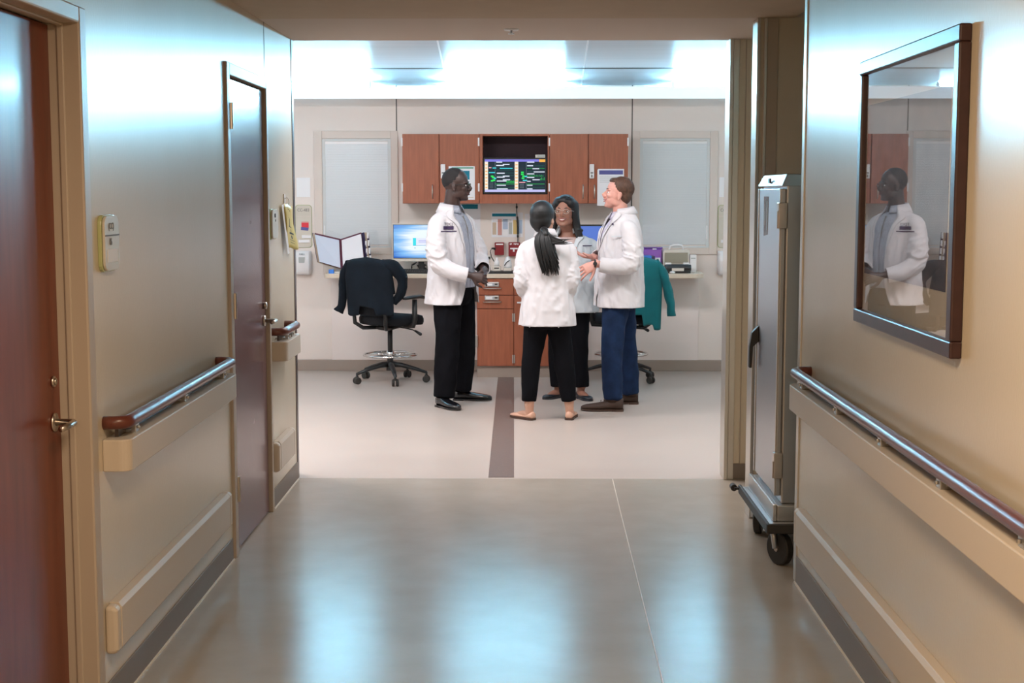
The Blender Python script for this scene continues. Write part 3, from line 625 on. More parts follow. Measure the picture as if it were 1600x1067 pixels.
for (a, b, z, k) in ((.19,.29,.90,6),(.30,.41,.83,6),(.19,.32,.80,6),(.13,.19,.72,4),(.25,.46,.71,4),(.07,.11,.73,8),(.07,.17,.58,4),(.20,.33,.56,6),(.30,.41,.47,6),(.20,.33,.44,6),(.30,.42,.36,6),(.20,.36,.32,6),(.20,.35,.19,6),(.20,.38,.07+.01,6),
        (.70,.82,.90,6),(.70,.80,.79,6),(.79,.90,.70,6),(.81,.99,.60,6),(.70,.82,.54,6),(.70,.82,.43,6),(.79,.91,.36,6),(.70,.76,.31,6),(.70,.79,.19,6),(.70,.79,.08,6),(.57,.67,.28,8),(.63,.70,.34,4)):
    sb(a, b, z, z+.03, k, .001)
for (a, b, z) in ((.17,.49,.67),(.17,.49,.58),(.17,.49,.50),(.17,.49,.24),(.17,.49,.12),(.69,.99,.80),(.69,.99,.72),(.69,.99,.62),(.69,.99,.24),(.69,.99,.13)): sb(a, b, z, z+.008, 5 if z in (.24,.72) else 7)
for (a, c) in ((.10,.46),(.12,.42),(.10,.32),(.13,.34),(.60,.52),(.62,.46),(.61,.40),(.60,.58)): sb(a, a+.045, c, c+.045, 5, .0008)
for (a, c) in ((.15,.40),(.66,.46)): sb(a, a+.04, c, c+.035, 4, .0009)
for i in range(14): sb(.36+i*.0095, .3635+i*.0095, .28, .28+(.05 if i % 3 else .075), 5, .0006); sb(.70+i*.02, .704+i*.02, .47, .47+(.04 if i % 2 else .055), 5, .0006)
for i in range(4): sb(.92+i*.02, .925+i*.02, .36, .36+(.09 if i % 2 else .05), 5, .0006)
sb(.17,.173,.08,.92,10); sb(.685,.688,.08,.92,10)
for i in range(6): sb(.08,.14,.12+i*.035,.125+i*.035,10); sb(.58,.65,.12+i*.025,.125+i*.025,10)
mb.build('display_graphics', mats, tv)
t = thing('network_box', 'small grey device resting on top of the wall screen', 'device', (.11, 12.56, 1.918))
MB().box(.058, .145, YC+.025, YC+.055, 1.918, 1.945).build('case', 'offwhite', t, bevel=.003)
MB().box(.075, .14, YC+.024, YC+.0252, 1.925, 1.94).build('port_panel', 'greyprint', t)
paper('notice_paper', -.700, -.471, 1.553, 1.845, YC-.0005, 'white notice with a green bar on the left cabinet door behind the man', 'paper', [(.12,.95,.93,.965,0),(.42,.80,.60,.86,1),(.5,.95,.06,.075,2)], ['greenprint','tealprint','tanprint'])
t = thing('paper_wallet', 'white document holder with an indigo banner on the right cabinet door', 'paper', (.715, YC, 1.45))
MB().box(.600, .605, YC-.02, YC-.0005, 1.50, 1.815).box(.605, .832, YC-.0205, YC-.0005, 1.50, 1.82).build('holder', 'paper', t, bevel=.002)
MB().box(.615, .822, YC-.0225, YC-.0205, 1.772, 1.808).build('banner', 'indigoprint', t)
mb = MB()
for z in (1.75, 1.735, 1.72, 1.705): mb.box(.62, .80, YC-.0215, YC-.0205, z, z+.003)
mb.build('print', 'greyprint', t)
# cable with clips
t = thing('hanging_cable', 'black cable with clips hanging from the cabinet bay', 'cable', (-.105, YF-.03, 1.5))
MB().tube([(-.108,YF-.03,1.52),(-.107,YF-.03,1.45),(-.103,YF-.025,1.38),(-.098,YF-.025,1.30),(-.097,YF-.02,1.2),(-.098,YF-.02,1.10),(-.096,YF-.03,.93)], .0045, 8).build('cord', 'black', t)
for (x, z) in ((-.107,1.485),(-.101,1.36),(-.097,1.225)): MB().sph((x,YF-.027,z), .010,.010,.016, 6).build('clip', 'black', t)
MB().tube([(-.103,YF-.025,1.40),(-.100,YF-.026,1.36),(-.097,YF-.025,1.30),(-.0965,YF-.022,1.24)], .009, 8).build('sleeve', 'black', t)

# ---- counter and base cabinet
YB = 12.36
pts = [(-1.79,YF-.03)]+[(-1.72-.07*math.cos(a), YB+.1-.1*math.sin(a)) for a in [PI/2*i/6 for i in range(7)]]
pts += [(1.41+.13*math.sin(a), YB+.14-.14*math.cos(a)) for a in [PI/2*i/8 for i in range(9)]]+[(1.54,YF-.03)]
o = MB().prism(pts, 'z', .872, .912).build('worktop', 'counter', None, bevel=.006); tag(o, 'long cream laminate counter with rounded ends along the far wall', 'counter')
t = thing('base_cabinet', 'cherry base cabinet with two drawers and doors under the counter', 'cabinet', (-.12, 12.6, 0))
MB().box(-.45, .204, YB+.035, YF-.002, .10, .871).build('body', 'cherry', t)
MB().box(-.45, .204, YB+.045, YF-.03, .0, .10).build('toe_kick', 'basefar', t)
def front(a, b, c, e, nm): return MB().box(a, b, YB+.014, YB+.034, c, e).build(nm, 'cherry', t, bevel=.002)
for (c, e) in ((.728,.868), (.628-.02,.722)):
    dr = front(-.448, -.132, c, e, 'drawer'); zc = e-.048 if c > .7 else e-.02
    MB().box(-.382, -.258, YB-.004, YB+.014, zc-.02, zc+.02).build('label_lock', 'alu', dr, bevel=.004)
    MB().box(-.372, -.315, YB-.005, YB-.004, zc-.010, zc+.010, 0).box(-.310, -.304, YB-.0055, YB-.004, zc-.012, zc+.012, 1).box(-.295, -.27, YB-.0055, YB-.004, zc-.004, zc+.006, 2).build('label', ['whiteprint','blueprint','inkblack'], dr)
    MB().tube([(-.395,YB+.014,zc-.035),(-.388,YB-.008,zc-.035),(-.32,YB-.014,zc-.035),(-.245,YB-.008,zc-.035),(-.238,YB+.014,zc-.035)], .005, 8).build('handle', 'satin', dr, smooth=True)
dr = front(-.448, -.132, .104, .603, 'door')
MB().box(-.468, -.444, YB-.012, YB+.014, .27, .375).build('keypad_lock', 'alu', dr, bevel=.004)
front(-.126, .202, .725, .868, 'drawer'); 
dr = front(-.126, .202, .104, .72, 'door')
MB().box(-.10, -.06, YB-.0, YB+.013, .655, .668).build('label', 'white', dr)
for z in (.53, .165):
    for x in (-.137, -.123): MB().box(x-.005, x+.005, YB+.004, YB+.016, z-.036, z+.036).build('hinge', 'alu', t, bevel=.001)

# ---- things on the counter
CT = .912
def monitor(x0, x1, z0, z1, y, smat, label, dialog):
    t = thing('computer_monitor', label, 'monitor', ((x0+x1)/2, y, CT)); cx = (x0+x1)/2
    MB().box(x0, x1, y, y+.03, z0, z1).build('housing', 'offwhite' if dialog else 'black', t, bevel=.004)
    MB().box(x0+.008, x1-.008, y-.0015, y+.001, z0+.028, z1-.010).build('bezel', 'black', t)
    MB().box(x0+.012, x1-.012, y-.003, y-.001, z0+.034, z1-.014).build('display', smat, t)
    if dialog:
        a = x0+.60*(x1-x0)-.12; z = (z0+z1)/2
        MB().box(a, a+.17, y-.0045, y-.003, z-.025, z+.04, 0).box(a, a+.17, y-.0046, y-.003, z-.028, z-.025, 2).box(a, a+.028, y-.005, y-.003, z-.025, z+.04, 1).box(a+.05, a+.12, y-.005, y-.003, z+.012, z+.02, 3).box(a+.05, a+.12, y-.005, y-.003, z+.0, z+.006, 3).box(a+.014, a+.022, y-.005, y-.003, z-.052, z-.044, 2).build('dialog_box', ['s_white','s_cyan','s_teal','s_lav'], t)
    st = MB().box(cx-.025, cx+.025, y+.03, y+.06, CT+.01, z0+.1).build('stand', 'black', t, bevel=.004)
    MB().prism(rrect(cx-.10, cx+.10, y-.05, y+.13, .03), 'z', CT, CT+.012).build('foot', 'black', t, bevel=.003)
    return t
monitor(-1.205, -.70, 1.008, 1.345, 12.58, 'screen', 'left monitor with a bright blue and white desktop', True)
monitor(.30, .76, 1.00, 1.335, 12.58, 'screenblue', 'right monitor with a plain blue screen between two people', False)
t = thing('keyboard', 'black keyboard on the counter below the left monitor', 'keyboard', (-.98, 12.47, CT))
MB().add([(-1.15,12.38,CT),(-.80,12.38,CT),(-.80,12.52,CT),(-1.15,12.52,CT),(-1.15,12.38,CT+.018),(-.80,12.38,CT+.018),(-.80,12.52,CT+.034),(-1.15,12.52,CT+.034)], [(0,3,2,1),(4,5,6,7),(0,1,5,4),(1,2,6,5),(2,3,7,6),(3,0,4,7)]).build('tray', 'black', t, bevel=.004)
kb = MB()
for r_ in range(5):
    for c_ in range(16):
        x = -1.135+c_*.0205; y = 12.388+r_*.025; z = CT+.0185+r_*.0028
        kb.box(x, x+.017, y, y+.021, z, z+.006)
kb.build('keys', 'rubber', t, kind='stuff')
t = thing('cable_bundle', 'tangle of black cables and plugs under the left monitor', 'cables', (-.95, 12.62, CT))
for k in range(7):
    x = -1.03+k*.035; pp = [(x+random.uniform(-.03,.03), 12.74+random.uniform(0,.05), CT+.006+.09*math.sin(PI*j/5)*random.uniform(.5,1)) for j in range(6)]
    MB().tube(pp, .005, 6).build('cable', 'black', t)
MB().box(-1.04, -1.01, 12.73, 12.76, CT, CT+.055).build('plug', 'offwhite', t, bevel=.004)
MB().box(-.97, -.93, 12.73, 12.76, CT, CT+.065).build('plug', 'black', t, bevel=.004)
# flip binder on its stand
t = thing('flip_chart_binder', 'open maroon reference binder with clear sleeves on a counter stand', 'binder', (-1.64, 12.5, CT))
def quad_slab(name, m, p, th, par, ins=0):
    p = [Vector(q) for q in p]; c = sum(p, Vector())/4; n = (p[1]-p[0]).cross(p[3]-p[0]).normalized()
    q = [c+(v-c)*(1-ins) for v in p]
    return MB().add([v for v in q]+[v+n*th for v in q], [(0,3,2,1),(4,5,6,7),(0,1,5,4),(1,2,6,5),(2,3,7,6),(3,0,4,7)]).build(name, m, par, bevel=.001)
TL = (-1.87,12.44,1.262); TM = (-1.658,12.56,1.205); BM = (-1.64,12.50,.945); BL = (-1.82,12.38,1.01)
TR = (-1.46,12.44,1.268); BR = (-1.425,12.38,.99)
def lp(a, b, t_): a = Vector(a); b = Vector(b); return a+(b-a)*t_
quad_slab('cover', 'maroon', (TL,TM,BM,BL), -.010, t); quad_slab('cover', 'maroon', (TM,TR,BR,BM), -.010, t)
quad_slab('page', 'sheet', [lp(v, sum((Vector(q) for q in (TL,TM,BM,BL)), Vector())/4, .07)+Vector((-.006,-.020,0)) for v in (TL,TM,BM,BL)], -.002, t)
quad_slab('page', 'sheetw', [lp(v, sum((Vector(q) for q in (TM,TR,BR,BM)), Vector())/4, .07)+Vector((.004,-.020,0)) for v in (TM,TR,BR,BM)], -.002, t)
quad_slab('back_page', 'tanprint', [Vector(v)+Vector((-.022,.03,-.004)) for v in (TL,TM,BM,BL)], -.004, t)
quad_slab('back_page', 'navyb', [Vector(v)+Vector((-.030,.045,-.0)) for v in (TL,TM,BM,BL)], -.004, t)
for i in range(3): quad_slab('back_page', 'navyb' if i != 1 else 'tanprint', [Vector(v)+Vector((.022+.016*i,.03+.02*i,.002)) for v in (TM,TR,BR,BM)], -.004, t)
for i in range(2):
    for j in range(4 if i else 3):
        p = lp(TR, BR, .0+.24*j+(.0 if i else .26)); q = p+Vector((.020+.022*i, .02+.02*i, 0))
        MB().box(q.x, q.x+.015, q.y, q.y+.004, q.z-.052, q.z).build('index_tab', 'whiteprint', t, bevel=.001)
MB().tube([(-1.66,12.56,1.20),(-1.64,12.50,.95)], .008, 8).build('spine', 'maroon', t)
MB().prism(rrect(-1.72,-1.50,12.42,12.66,.02), 'z', CT, CT+.012).box(-1.655, -1.615, 12.52, 12.56, CT, 1.0).build('stand', 'offwhite', t, bevel=.003)
o = MB().prism(rrect(-1.745,-1.70,12.385,12.42,.006), 'z', CT, CT+.035).build('blue_clip_box', 'bluefold', None, bevel=.003); tag(o, 'small blue box on the counter under the open binder', 'box')
# red wall boxes and scanners
for (x0, x1, z0, z1, lb, txt) in ((-.306,-.222,1.055,1.168,'left dark red box on the wall below the colour chart', None), (-.181,-.078,1.045,1.170,'right dark red box with white lettering below the colour chart', 'BEFORE')):
    t = thing('red_box', lb, 'box', ((x0+x1)/2, YF, z0))
    MB().box(x0, x1, YF-.05, YF-.001, z0, z1).build('case', 'red', t, bevel=.004)
    if txt is None: MB().box(x0+.012, x1-.008, YF-.0515, YF-.05, z1-.022, z1-.010).build('label', 'whiteprint', t)
    else:
        lt = MB()
        for k in range(7):
            if k not in (2,): lt.box(x0+.012+k*.0115, x0+.020+k*.0115, YF-.0515, YF-.05, z1-.023+.003*(k % 2), z1-.009)
        lt.build('lettering', 'whiteprint', t)
        MB().box(x0+.015, x1-.02, YF-.0515, YF-.05, z0+.062, z0+.075).box(x0+.04, x0+.055, YF-.0515, YF-.05, z0+.04, z0+.062).build('label', 'whiteprint', t)
o = MB().prism(rrect(-.40,-.13,12.38,12.52,.01), 'z', CT, CT+.022).build('black_tray', 'black', None, bevel=.004); tag(o, 'flat black tray under the scanners on the counter', 'tray')
t = thing('barcode_scanner', 'grey handheld scanner standing in its cradle beside the clasped hands', 'scanner', (-.35, 12.45, CT+.022))
MB().tube([(-.345,12.46,CT+.022),(-.348,12.46,CT+.06),(-.355,12.455,CT+.10)], [.016,.014,.02], 12).build('grip', 'offwhite', t, smooth=True)
MB().ell((-.360,12.445,CT+.135), [(.032,0,0),(0,.035,0),(0,0,.026)], 10).build('head', 'offwhite', t, smooth=True)
MB().box(-.385,-.335,12.408,12.415,CT+.128,CT+.146).build('window', 'black', t)
t = thing('charging_cradle', 'cream charging cradle with a white bottle shaped device, left of the hood scanner', 'device', (-.275, 12.45, CT+.022))
MB().prism(rrect(-.317,-.242,12.41,12.49,.012), 'z', CT+.022, CT+.062).build('base', 'offwhite', t, bevel=.004)
MB().box(-.30,-.258,12.4085,12.411,CT+.042,CT+.052).build('slot', 'black', t)
MB().lathe((-.278,12.45,CT+.062), [(.022,0),(.022,.035),(.018,.048),(.010,.055),(.010,.07),(.006,.074)]).build('device', 'white', t, smooth=True)
t = thing('barcode_scanner', 'white hooded scanner in a cradle nearest the woman with the ponytail', 'scanner', (-.19, 12.45, CT+.022))
MB().prism(rrect(-.222,-.145,12.41,12.49,.012), 'z', CT+.022, CT+.048).build('cradle', 'offwhite', t, bevel=.004)
MB().lathe((-.182,12.45,CT+.05), [(.034,0),(.036,.02),(.032,.05),(.022,.08),(.012,.094),(.003,.098)]).build('hood', 'white', t, smooth=True)
MB().tube([(-.21,12.42,CT+.07),(-.19,12.405,CT+.10),(-.165,12.42,CT+.115)], .004, 8).build('cord', 'black', t)
t = thing('stethoscope_cord', 'coiled black cord hanging by the left red box', 'cable', (-.34, YF-.03, 1.0))
MB().tube([(-.30,YF-.06,1.10),(-.33,YF-.06,1.12),(-.345,YF-.06,1.09),(-.335,YF-.07,1.04),(-.31,YF-.1,1.0)], .004, 8).ell((-.315,YF-.06,1.115), [(.02,0,0),(0,.01,0),(0,0,.01)], 6).build('cord', 'black', t, smooth=True)
# right end of the counter: bins
t = thing('purple_bin', 'translucent purple storage box at the back of the counter', 'box', (1.06, 12.72, CT))
b = MB(); b.box(.90,1.185,12.66,12.80,CT,CT+.205); b.build('tub', 'purple', t, bevel=.01)
MB().box(.895,1.19,12.65,12.81,CT+.205,CT+.222).build('lid', 'purpleclear', t, bevel=.004)
MB().box(1.10,1.135,12.648,12.652,CT+.20,CT+.21).build('label', 'whiteprint', t)
t = thing('clear_carry_case', 'clear plastic carry case with a white handle at the counter end', 'case', (1.31, 12.68, CT))
MB().prism(rrect(1.19,1.425,CT+.0,CT+.20,.02), 'y', 12.62, 12.74).build('shell', 'offwhite', t, bevel=.006)
MB().box(1.205,1.41,12.612,12.619,CT+.08,CT+.175).build('panel', 'clearplastic', t)
MB().box(1.207,1.408,12.6195,12.6205,CT+.08,CT+.175).build('insert', 'signface', t)
MB().tube([(1.25,12.68,CT+.195),(1.26,12.68,CT+.232),(1.29,12.68,CT+.24),(1.335,12.68,CT+.24),(1.365,12.68,CT+.232),(1.375,12.68,CT+.195)], .009, 10).build('handle', 'white', t, smooth=True)
t = thing('label_printer', 'black desk device with rounded ends in front of the clear case', 'device', (1.31, 12.5, CT))
MB().tube([(1.195,12.50,CT+.045),(1.21,12.50,CT+.045),(1.40,12.50,CT+.045),(1.425,12.50,CT+.045)], [.028,.034,.034,.028], 16).box(1.20,1.42,12.47,12.53,CT,CT+.04).build('body', 'black', t, smooth=False)
MB().box(1.255,1.36,12.462,12.468,CT+.02,CT+.045).build('plate', 'offwhite', t)
for x in (1.225, 1.385): MB().box(x-.028,x+.028,12.49,12.52,CT+.072,CT+.092).build('cap', 'white', t, bevel=.006)
t = thing('tissue_box', 'white box standing at the right end of the counter', 'box', (1.45, 12.66, CT))
MB().box(1.428,1.485,12.60,12.70,CT,CT+.155).build('carton', 'white', t, bevel=.003)
MB().box(1.437,1.475,12.598,12.60,CT+.12,CT+.13).build('print', 'greyprint', t)
o = MB().sph((1.255,12.42,CT+.011), .026,.02,.010, 8).build('computer_mouse', 'white', None, smooth=True); tag(o, 'small white mouse in front of the black device', 'mouse')
t = thing('blue_folder_tray', 'blue plastic tray with dark edge above the teal jacket', 'tray', (1.0, 12.5, CT))
MB().box(.93,1.09,12.45,12.62,CT,CT+.10).build('box', 'offwhite', t, bevel=.003)
MB().box(.93,1.075,12.44,12.6,CT+.10,CT+.155).build('folders', 'bluefold', t, bevel=.003)
MB().box(1.075,1.105,12.44,12.6,CT+.11,CT+.15).build('clip', 'navyb', t, bevel=.003)
t = thing('clear_jar', 'small clear jar with white label between folders and clear case', 'jar', (1.145, 12.52, CT))
MB().lathe((1.145,12.52,CT), [(.026,0),(.028,.01),(.028,.06),(.02,.07)]).build('body', 'offwhite', t, smooth=True)
MB().box(1.10,1.165,12.60,12.61,CT,CT+.13).build('card', 'whiteprint', t); MB().box(1.11,1.155,12.598,12.60,CT+.08,CT+.11).build('print', 'purple', t)

# ------------------------------------------------------------------ chairs
def remeshed(mb, name, m, parent, vox, smooth=6, disp=None, fac=.5):
    """one closed surface from overlapping closed shapes"""
    me = bpy.data.meshes.new('tmp'); me.from_pydata([Vector(v) for v in mb.v], [], mb.f)
    bm = bmesh.new(); bm.from_mesh(me); bmesh.ops.recalc_face_normals(bm, faces=bm.faces); bm.to_mesh(me); bm.free()
    o = bpy.data.objects.new('tmp', me); C.objects.link(o)
    md = o.modifiers.new('r', 'REMESH'); md.mode = 'VOXEL'; md.voxel_size = vox; md.use_smooth_shade = True
    md = o.modifiers.new('s', 'SMOOTH'); md.iterations = smooth; md.factor = fac
    bpy.context.view_layer.update(); dg = bpy.context.evaluated_depsgraph_get()
    me2 = bpy.data.meshes.new_from_object(o.evaluated_get(dg)); bpy.data.objects.remove(o); bpy.data.meshes.remove(me)
    if disp:
        ns = [v.normal.copy() for v in me2.vertices]
        for v, n in zip(me2.vertices, ns): v.co = v.co+n*disp(v.co)
    off = wloc(parent) if parent else Vector()
    me2.transform(Matrix.Translation(-off)); me2.materials.clear(); me2.materials.append(M[m]); me2.name = name
    for p in me2.polygons: p.use_smooth = True
    r = bpy.data.objects.new(name, me2); C.objects.link(r)
    if parent: r.parent = parent
    return r
def folds(sc=(7,7,2.5), amp=.008, sc2=(18,18,9), amp2=.003, off=0):
    def f(p):
        q = Vector((p.x*sc[0]+off, p.y*sc[1], p.z*sc[2])); q2 = Vector((p.x*sc2[0], p.y*sc2[1]+off, p.z*sc2[2]))
        a = noise.noise(q); b = noise.noise(q2)
        return amp*(1-2*abs(a))*.8+amp2*b
    return f
def chair(cx, cy, head, label, arms=True, base_rot=0.0, lever=True):
    t = thing('drafting_chair', label, 'chair', (cx, cy, 0))
    fw = Vector((math.cos(head), math.sin(head), 0)); rt = Vector((math.sin(head), -math.cos(head), 0)); O = Vector((cx, cy, 0)); Z = Vector((0,0,1))
    def P(f_, r_, z_): return O+fw*f_+rt*r_+Z*z_
    for k in range(5):
        a = base_rot+k*2*PI/5; dv = Vector((math.cos(a), math.sin(a), 0))
        MB().tube([O+dv*.03+Z*.15, O+dv*.10+Z*.145, O+dv*.22+Z*.115, O+dv*.315+Z*.085], [.030,.026,.020,.015], 8, flat=.8).tube([O+dv*.312+Z*.09, O+dv*.312+Z*.05], .010, 8).build('leg', 'black', t, smooth=True)
        sv = Vector((-dv.y, dv.x, 0)); c = O+dv*.312+Z*.03+sv*.0
        w_ = MB()
        for s in (-1, 1): w_.tube([c+sv*s*.008, c+sv*s*.012, c+sv*s*.024, c+sv*s*.028], [.026,.030,.030,.024], 18)
        w_.tube([c+Z*.02, c+Z*.034], .016, 10); w_.build('caster', 'rubber', t)
    MB().tube([O+Z*.10, O+Z*.165], .034, 18).tube([O+Z*.165, O+Z*.25], .026, 18).build('hub', 'black', t)
    MB().tube([O+Z*.22, O+Z*.47], .0215, 18).build('gas_column', 'black', t, smooth=True)
    rg = MB().torus((cx,cy,.235), .225, .0095, 48, 8)
    for k in range(5):
        a = base_rot+.4+k*2*PI/5; dv = Vector((math.cos(a), math.sin(a), 0)); rg.tube([O+dv*.03+Z*.235, O+dv*.225+Z*.235], .006, 8)
    rg.tube([O+Z*.205, O+Z*.27], .033, 18); rg.build('foot_ring', 'chrome', t, smooth=True)
    MB().tube([P(-.13,0,.475), P(-.05,0,.468), P(.13,0,.475)], [.05,.075,.05], 10, flat=.35, up=(0,0,1)).build('mechanism', 'black', t, smooth=True)
    se = MB(); rings = []
    for (z, s) in ((.500,.90),(.505,.97),(.525,1.0),(.555,1.0),(.580,.96),(.592,.80)):
        rings.append([P(math.copysign(abs(math.cos(a))**.6, math.cos(a))*.235*s+.02, math.copysign(abs(math.sin(a))**.6, math.sin(a))*.245*s, z-.02*max(0, math.cos(a))) for a in [2*PI*k/36 for k in range(36)]])
    se.loft(rings).build('seat', 'fabblack', t, smooth=True)
    # curved backrest
    bk = MB(); rr = []
    for i in range(13):
        z = .585+.43*i/12; hw = .21*(1-(.35*abs(i/12-.5))**2*2)
        r1 = []; 
        for j in range(11):
            u_ = -1+2*j/10; r1.append(P(-.215-.03*(1-u_*u_)-.05*(i/12)+.05*0, u_*hw, z))
        for j in range(11):
            u_ = 1-2*j/10; r1.append(P(-.180-.03*(1-u_*u_)-.05*(i/12), u_*hw, z))
        rr.append(r1)
    bk.loft(rr).build('backrest', 'fabblack', t, bevel=.008)
    for s in (-1, 1):
        MB().tube([P(-.06,s*.05,.47), P(-.20,s*.13,.475), P(-.255,s*.17,.52), P(-.262,s*.175,.62), P(-.27,s*.15,.75)], [.016,.018,.018,.016,.012], 10).build('back_support', 'black', t, smooth=True)
    if arms:
        for s in (-1, 1):
            MB().tube([P(0,s*.16,.49), P(.0,s*.26,.50), P(.0,s*.275,.55), P(.0,s*.275,.72)], [.018,.02,.02,.018], 10, flat=1.3).build('arm_post', 'black', t, smooth=True)
            MB().tube([P(-.12,s*.275,.735), P(-.05,s*.275,.74), P(.08,s*.27,.74), P(.13,s*.265,.728)], [.028,.036,.038,.028], 14, flat=.42, up=(0,0,1), round_ends=True).build('armrest', 'black', t, smooth=True)
    if lever:
        MB().tube([P(.03,.06,.475), P(.06,.20,.455), P(.07,.24,.435)], .005, 8).tube([P(.068,.225,.445), P(.075,.275,.42)], [.009,.014], 10, round_ends=True).build('lever', 'black', t, smooth=True)
    return t, P
cA, PA = chair(-1.185, 12.10, math.radians(55), 'black drafting chair at left with a dark cardigan over its back', True, math.radians(-77))
cB, PB = chair(.80, 12.20, math.radians(107), 'black drafting chair at right, behind the man in jeans', True, math.radians(-40))

def garment(P, name, m, label, w, zt, bottoms, parent=None, seed=0, sleeves=()):
    """cloth hung over a chair back: a closed folded shell around the backrest, open below"""
    t = thing(name, label, 'clothing', tuple(P(-.24, 0, .6)))
    n = 72; rows = 26; rings = []
    for i in range(rows+1):
        s_ = i/rows; ring = []
        for k in range(n):
            a = 2*PI*k/n; c_, sn = math.cos(a), math.sin(a)     # c_: across, sn: depth (+ = front of the chair)
            zb = bottoms(c_, sn)
            z = zt-(zt-zb)*s_**1.05
            sh = min(1, (s_/.10)**.5) if s_ < .10 else 1
            hw = w*(.88+.12*min(1, s_/.2))*sh; hd = (.045+.030*s_)*sh
            z += .012*(1-sh)
            fo = 1+.16*s_*math.sin(a*5+seed)+.10*s_*noise.noise(Vector((c_*3+seed, sn*3, s_*1.5)))
            px_ = math.copysign(abs(c_)**.8, c_)*hw*(1+.04*s_*math.sin(seed+3*a)); py_ = math.copysign(abs(sn)**.8, sn)*hd*fo
            ring.append(P(-.235-.05*((z-.585)/.43)+py_, px_, z+.006*math.sin(a*7+seed)*s_))
        rings.append(ring)
    o = MB().loft(rings, cap=False); 
    o.add(rings[0], [tuple(range(n))])
    o.build('body', m, t, smooth=True, solid=.008)
    for (pts, rad) in sleeves:
        q = [P(*p) for p in pts]; mbs = MB().tube(catm(q, 5), catr(rad, 5), 18, flat=.62, cap=False)
        vs_ = []
        for i, v in enumerate(mbs.v):
            v = Vector(v); d_ = noise.noise(v*12+Vector((seed,0,0)))*.012; vs_.append(v+Vector((d_, d_*.5, 0)))
        mbs.v = vs_; mbs.build('sleeve', m, t, smooth=True, solid=.006)
    return t
def catm(p, k):
    p = [Vector(x) for x in p]; out = []
    for i in range(len(p)-1):
        a = p[max(i-1,0)]; b = p[i]; c = p[i+1]; d_ = p[min(i+2, len(p)-1)]
        for j in range(k):
            t_ = j/k; out.append(.5*((2*b)+(-a+c)*t_+(2*a-5*b+4*c-d_)*t_*t_+(-a+3*b-3*c+d_)*t_**3))
    out.append(p[-1]); return out
def catr(r, k):
    out = []
    for i in range(len(r)-1):
        for j in range(k): t_ = j/k; t_ = t_*t_*(3-2*t_); out.append(r[i]+(r[i+1]-r[i])*t_)
    out.append(r[-1]); return out
garment(PA, 'cardigan', 'cardigan', 'black knitted cardigan draped over the left drafting chair', .25, 1.065,
        lambda c, s: (.66 if c > -.2 and c < .35 else (.585 if c <= -.2 else .60)) if s < 0 else .78, seed=1.0,
        sleeves=[([(-.27,-.20,1.03),(-.275,-.27,.90),(-.28,-.285,.75),(-.285,-.29,.66),(-.30,-.31,.61)], [.055,.055,.045,.038,.055]),
                 ([(-.25,.13,1.03),(-.22,.235,1.0),(-.16,.275,.90),(-.17,.27,.80),(-.20,.22,.70)], [.05,.085,.075,.06,.045])])
garment(PB, 'jacket', 'teal', 'teal fleece jacket hanging over the right drafting chair', .255, 1.075,
        lambda c, s: (.60 if c < .25 else .50 if c < .7 else .46) if s < 0 else .60, seed=2.6,
        sleeves=[([(-.26,.20,1.04),(-.275,.27,.92),(-.285,.31,.78),(-.29,.335,.66),(-.295,.34,.575)], [.05,.06,.058,.054,.052])])

# ------------------------------------------------------------------ people
Z3 = Vector((0,0,1))
def basis(yaw, pitch=0, roll=0):
    f = Vector((math.cos(yaw)*math.cos(pitch), math.sin(yaw)*math.cos(pitch), math.sin(pitch)))
    l = Z3.cross(Vector((math.cos(yaw), math.sin(yaw), 0))).normalized(); u = f.cross(l)
    if roll: R = Matrix.Rotation(roll, 3, f); l = R @ l; u = R @ u
    return f, l, u
def head_mb(mb, c, yaw, pitch, s=1.0, neck=None, female=False, roll=0, jaw=1.0, neck_r=.055):
    f, l, u = basis(yaw, pitch, roll); c = Vector(c)
    def P(a, b, d): return c+f*(a*s)+l*(b*s)+u*(d*s)
    def E(a, b, d, ra, rb, rd, n=12): mb.ell(P(a,b,d), [f*(ra*s), l*(rb*s), u*(rd*s)], n)
    E(-.008,0,.035,.099,.077,.097); E(.020,0,.0,.076,.068,.090)
    E(.030,0,-.048,.062,.060,.062); E(.048,0,-.082,.040,.040*jaw,.034); E(.072,0,-.098,.020,.022*jaw,.017)
    for q in (-1, 1):
        E(.005,q*.040,-.062,.050,.022*jaw,.034); E(.060,q*.034,-.022,.028,.024,.024)        # jaw, cheeks
        E(-.006,q*.078,-.012,.017,.009,.031,8); E(-.002,q*.080,-.034,.010,.008,.012,8)       # ears
        E(.078,q*.030,.022,.016,.027,.009,8)                                                 # brow ridge
    mb.tube([P(.080,0,.022), P(.096,0,.0), P(.112,0,-.022), P(.104,0,-.034)], [x*s for x in (.010,.0115,.0145,.012)], 10, round_ends=True)
    for q in (-1, 1): E(.095,q*.013,-.030,.013,.009,.009,6)
    E(.088,0,-.052,.014,.026,.007,8); E(.086,0,-.066,.014,.022,.008,8)
    if neck is not None:
        mb.tube([P(-.020,0,-.02), P(-.026,0,-.075), Vector(neck)+Z3*.04, Vector(neck)-Z3*.04], [neck_r*.98*s, neck_r*s, neck_r*1.04*s, neck_r*1.35*s], 18)
    return P, (f, l, u)
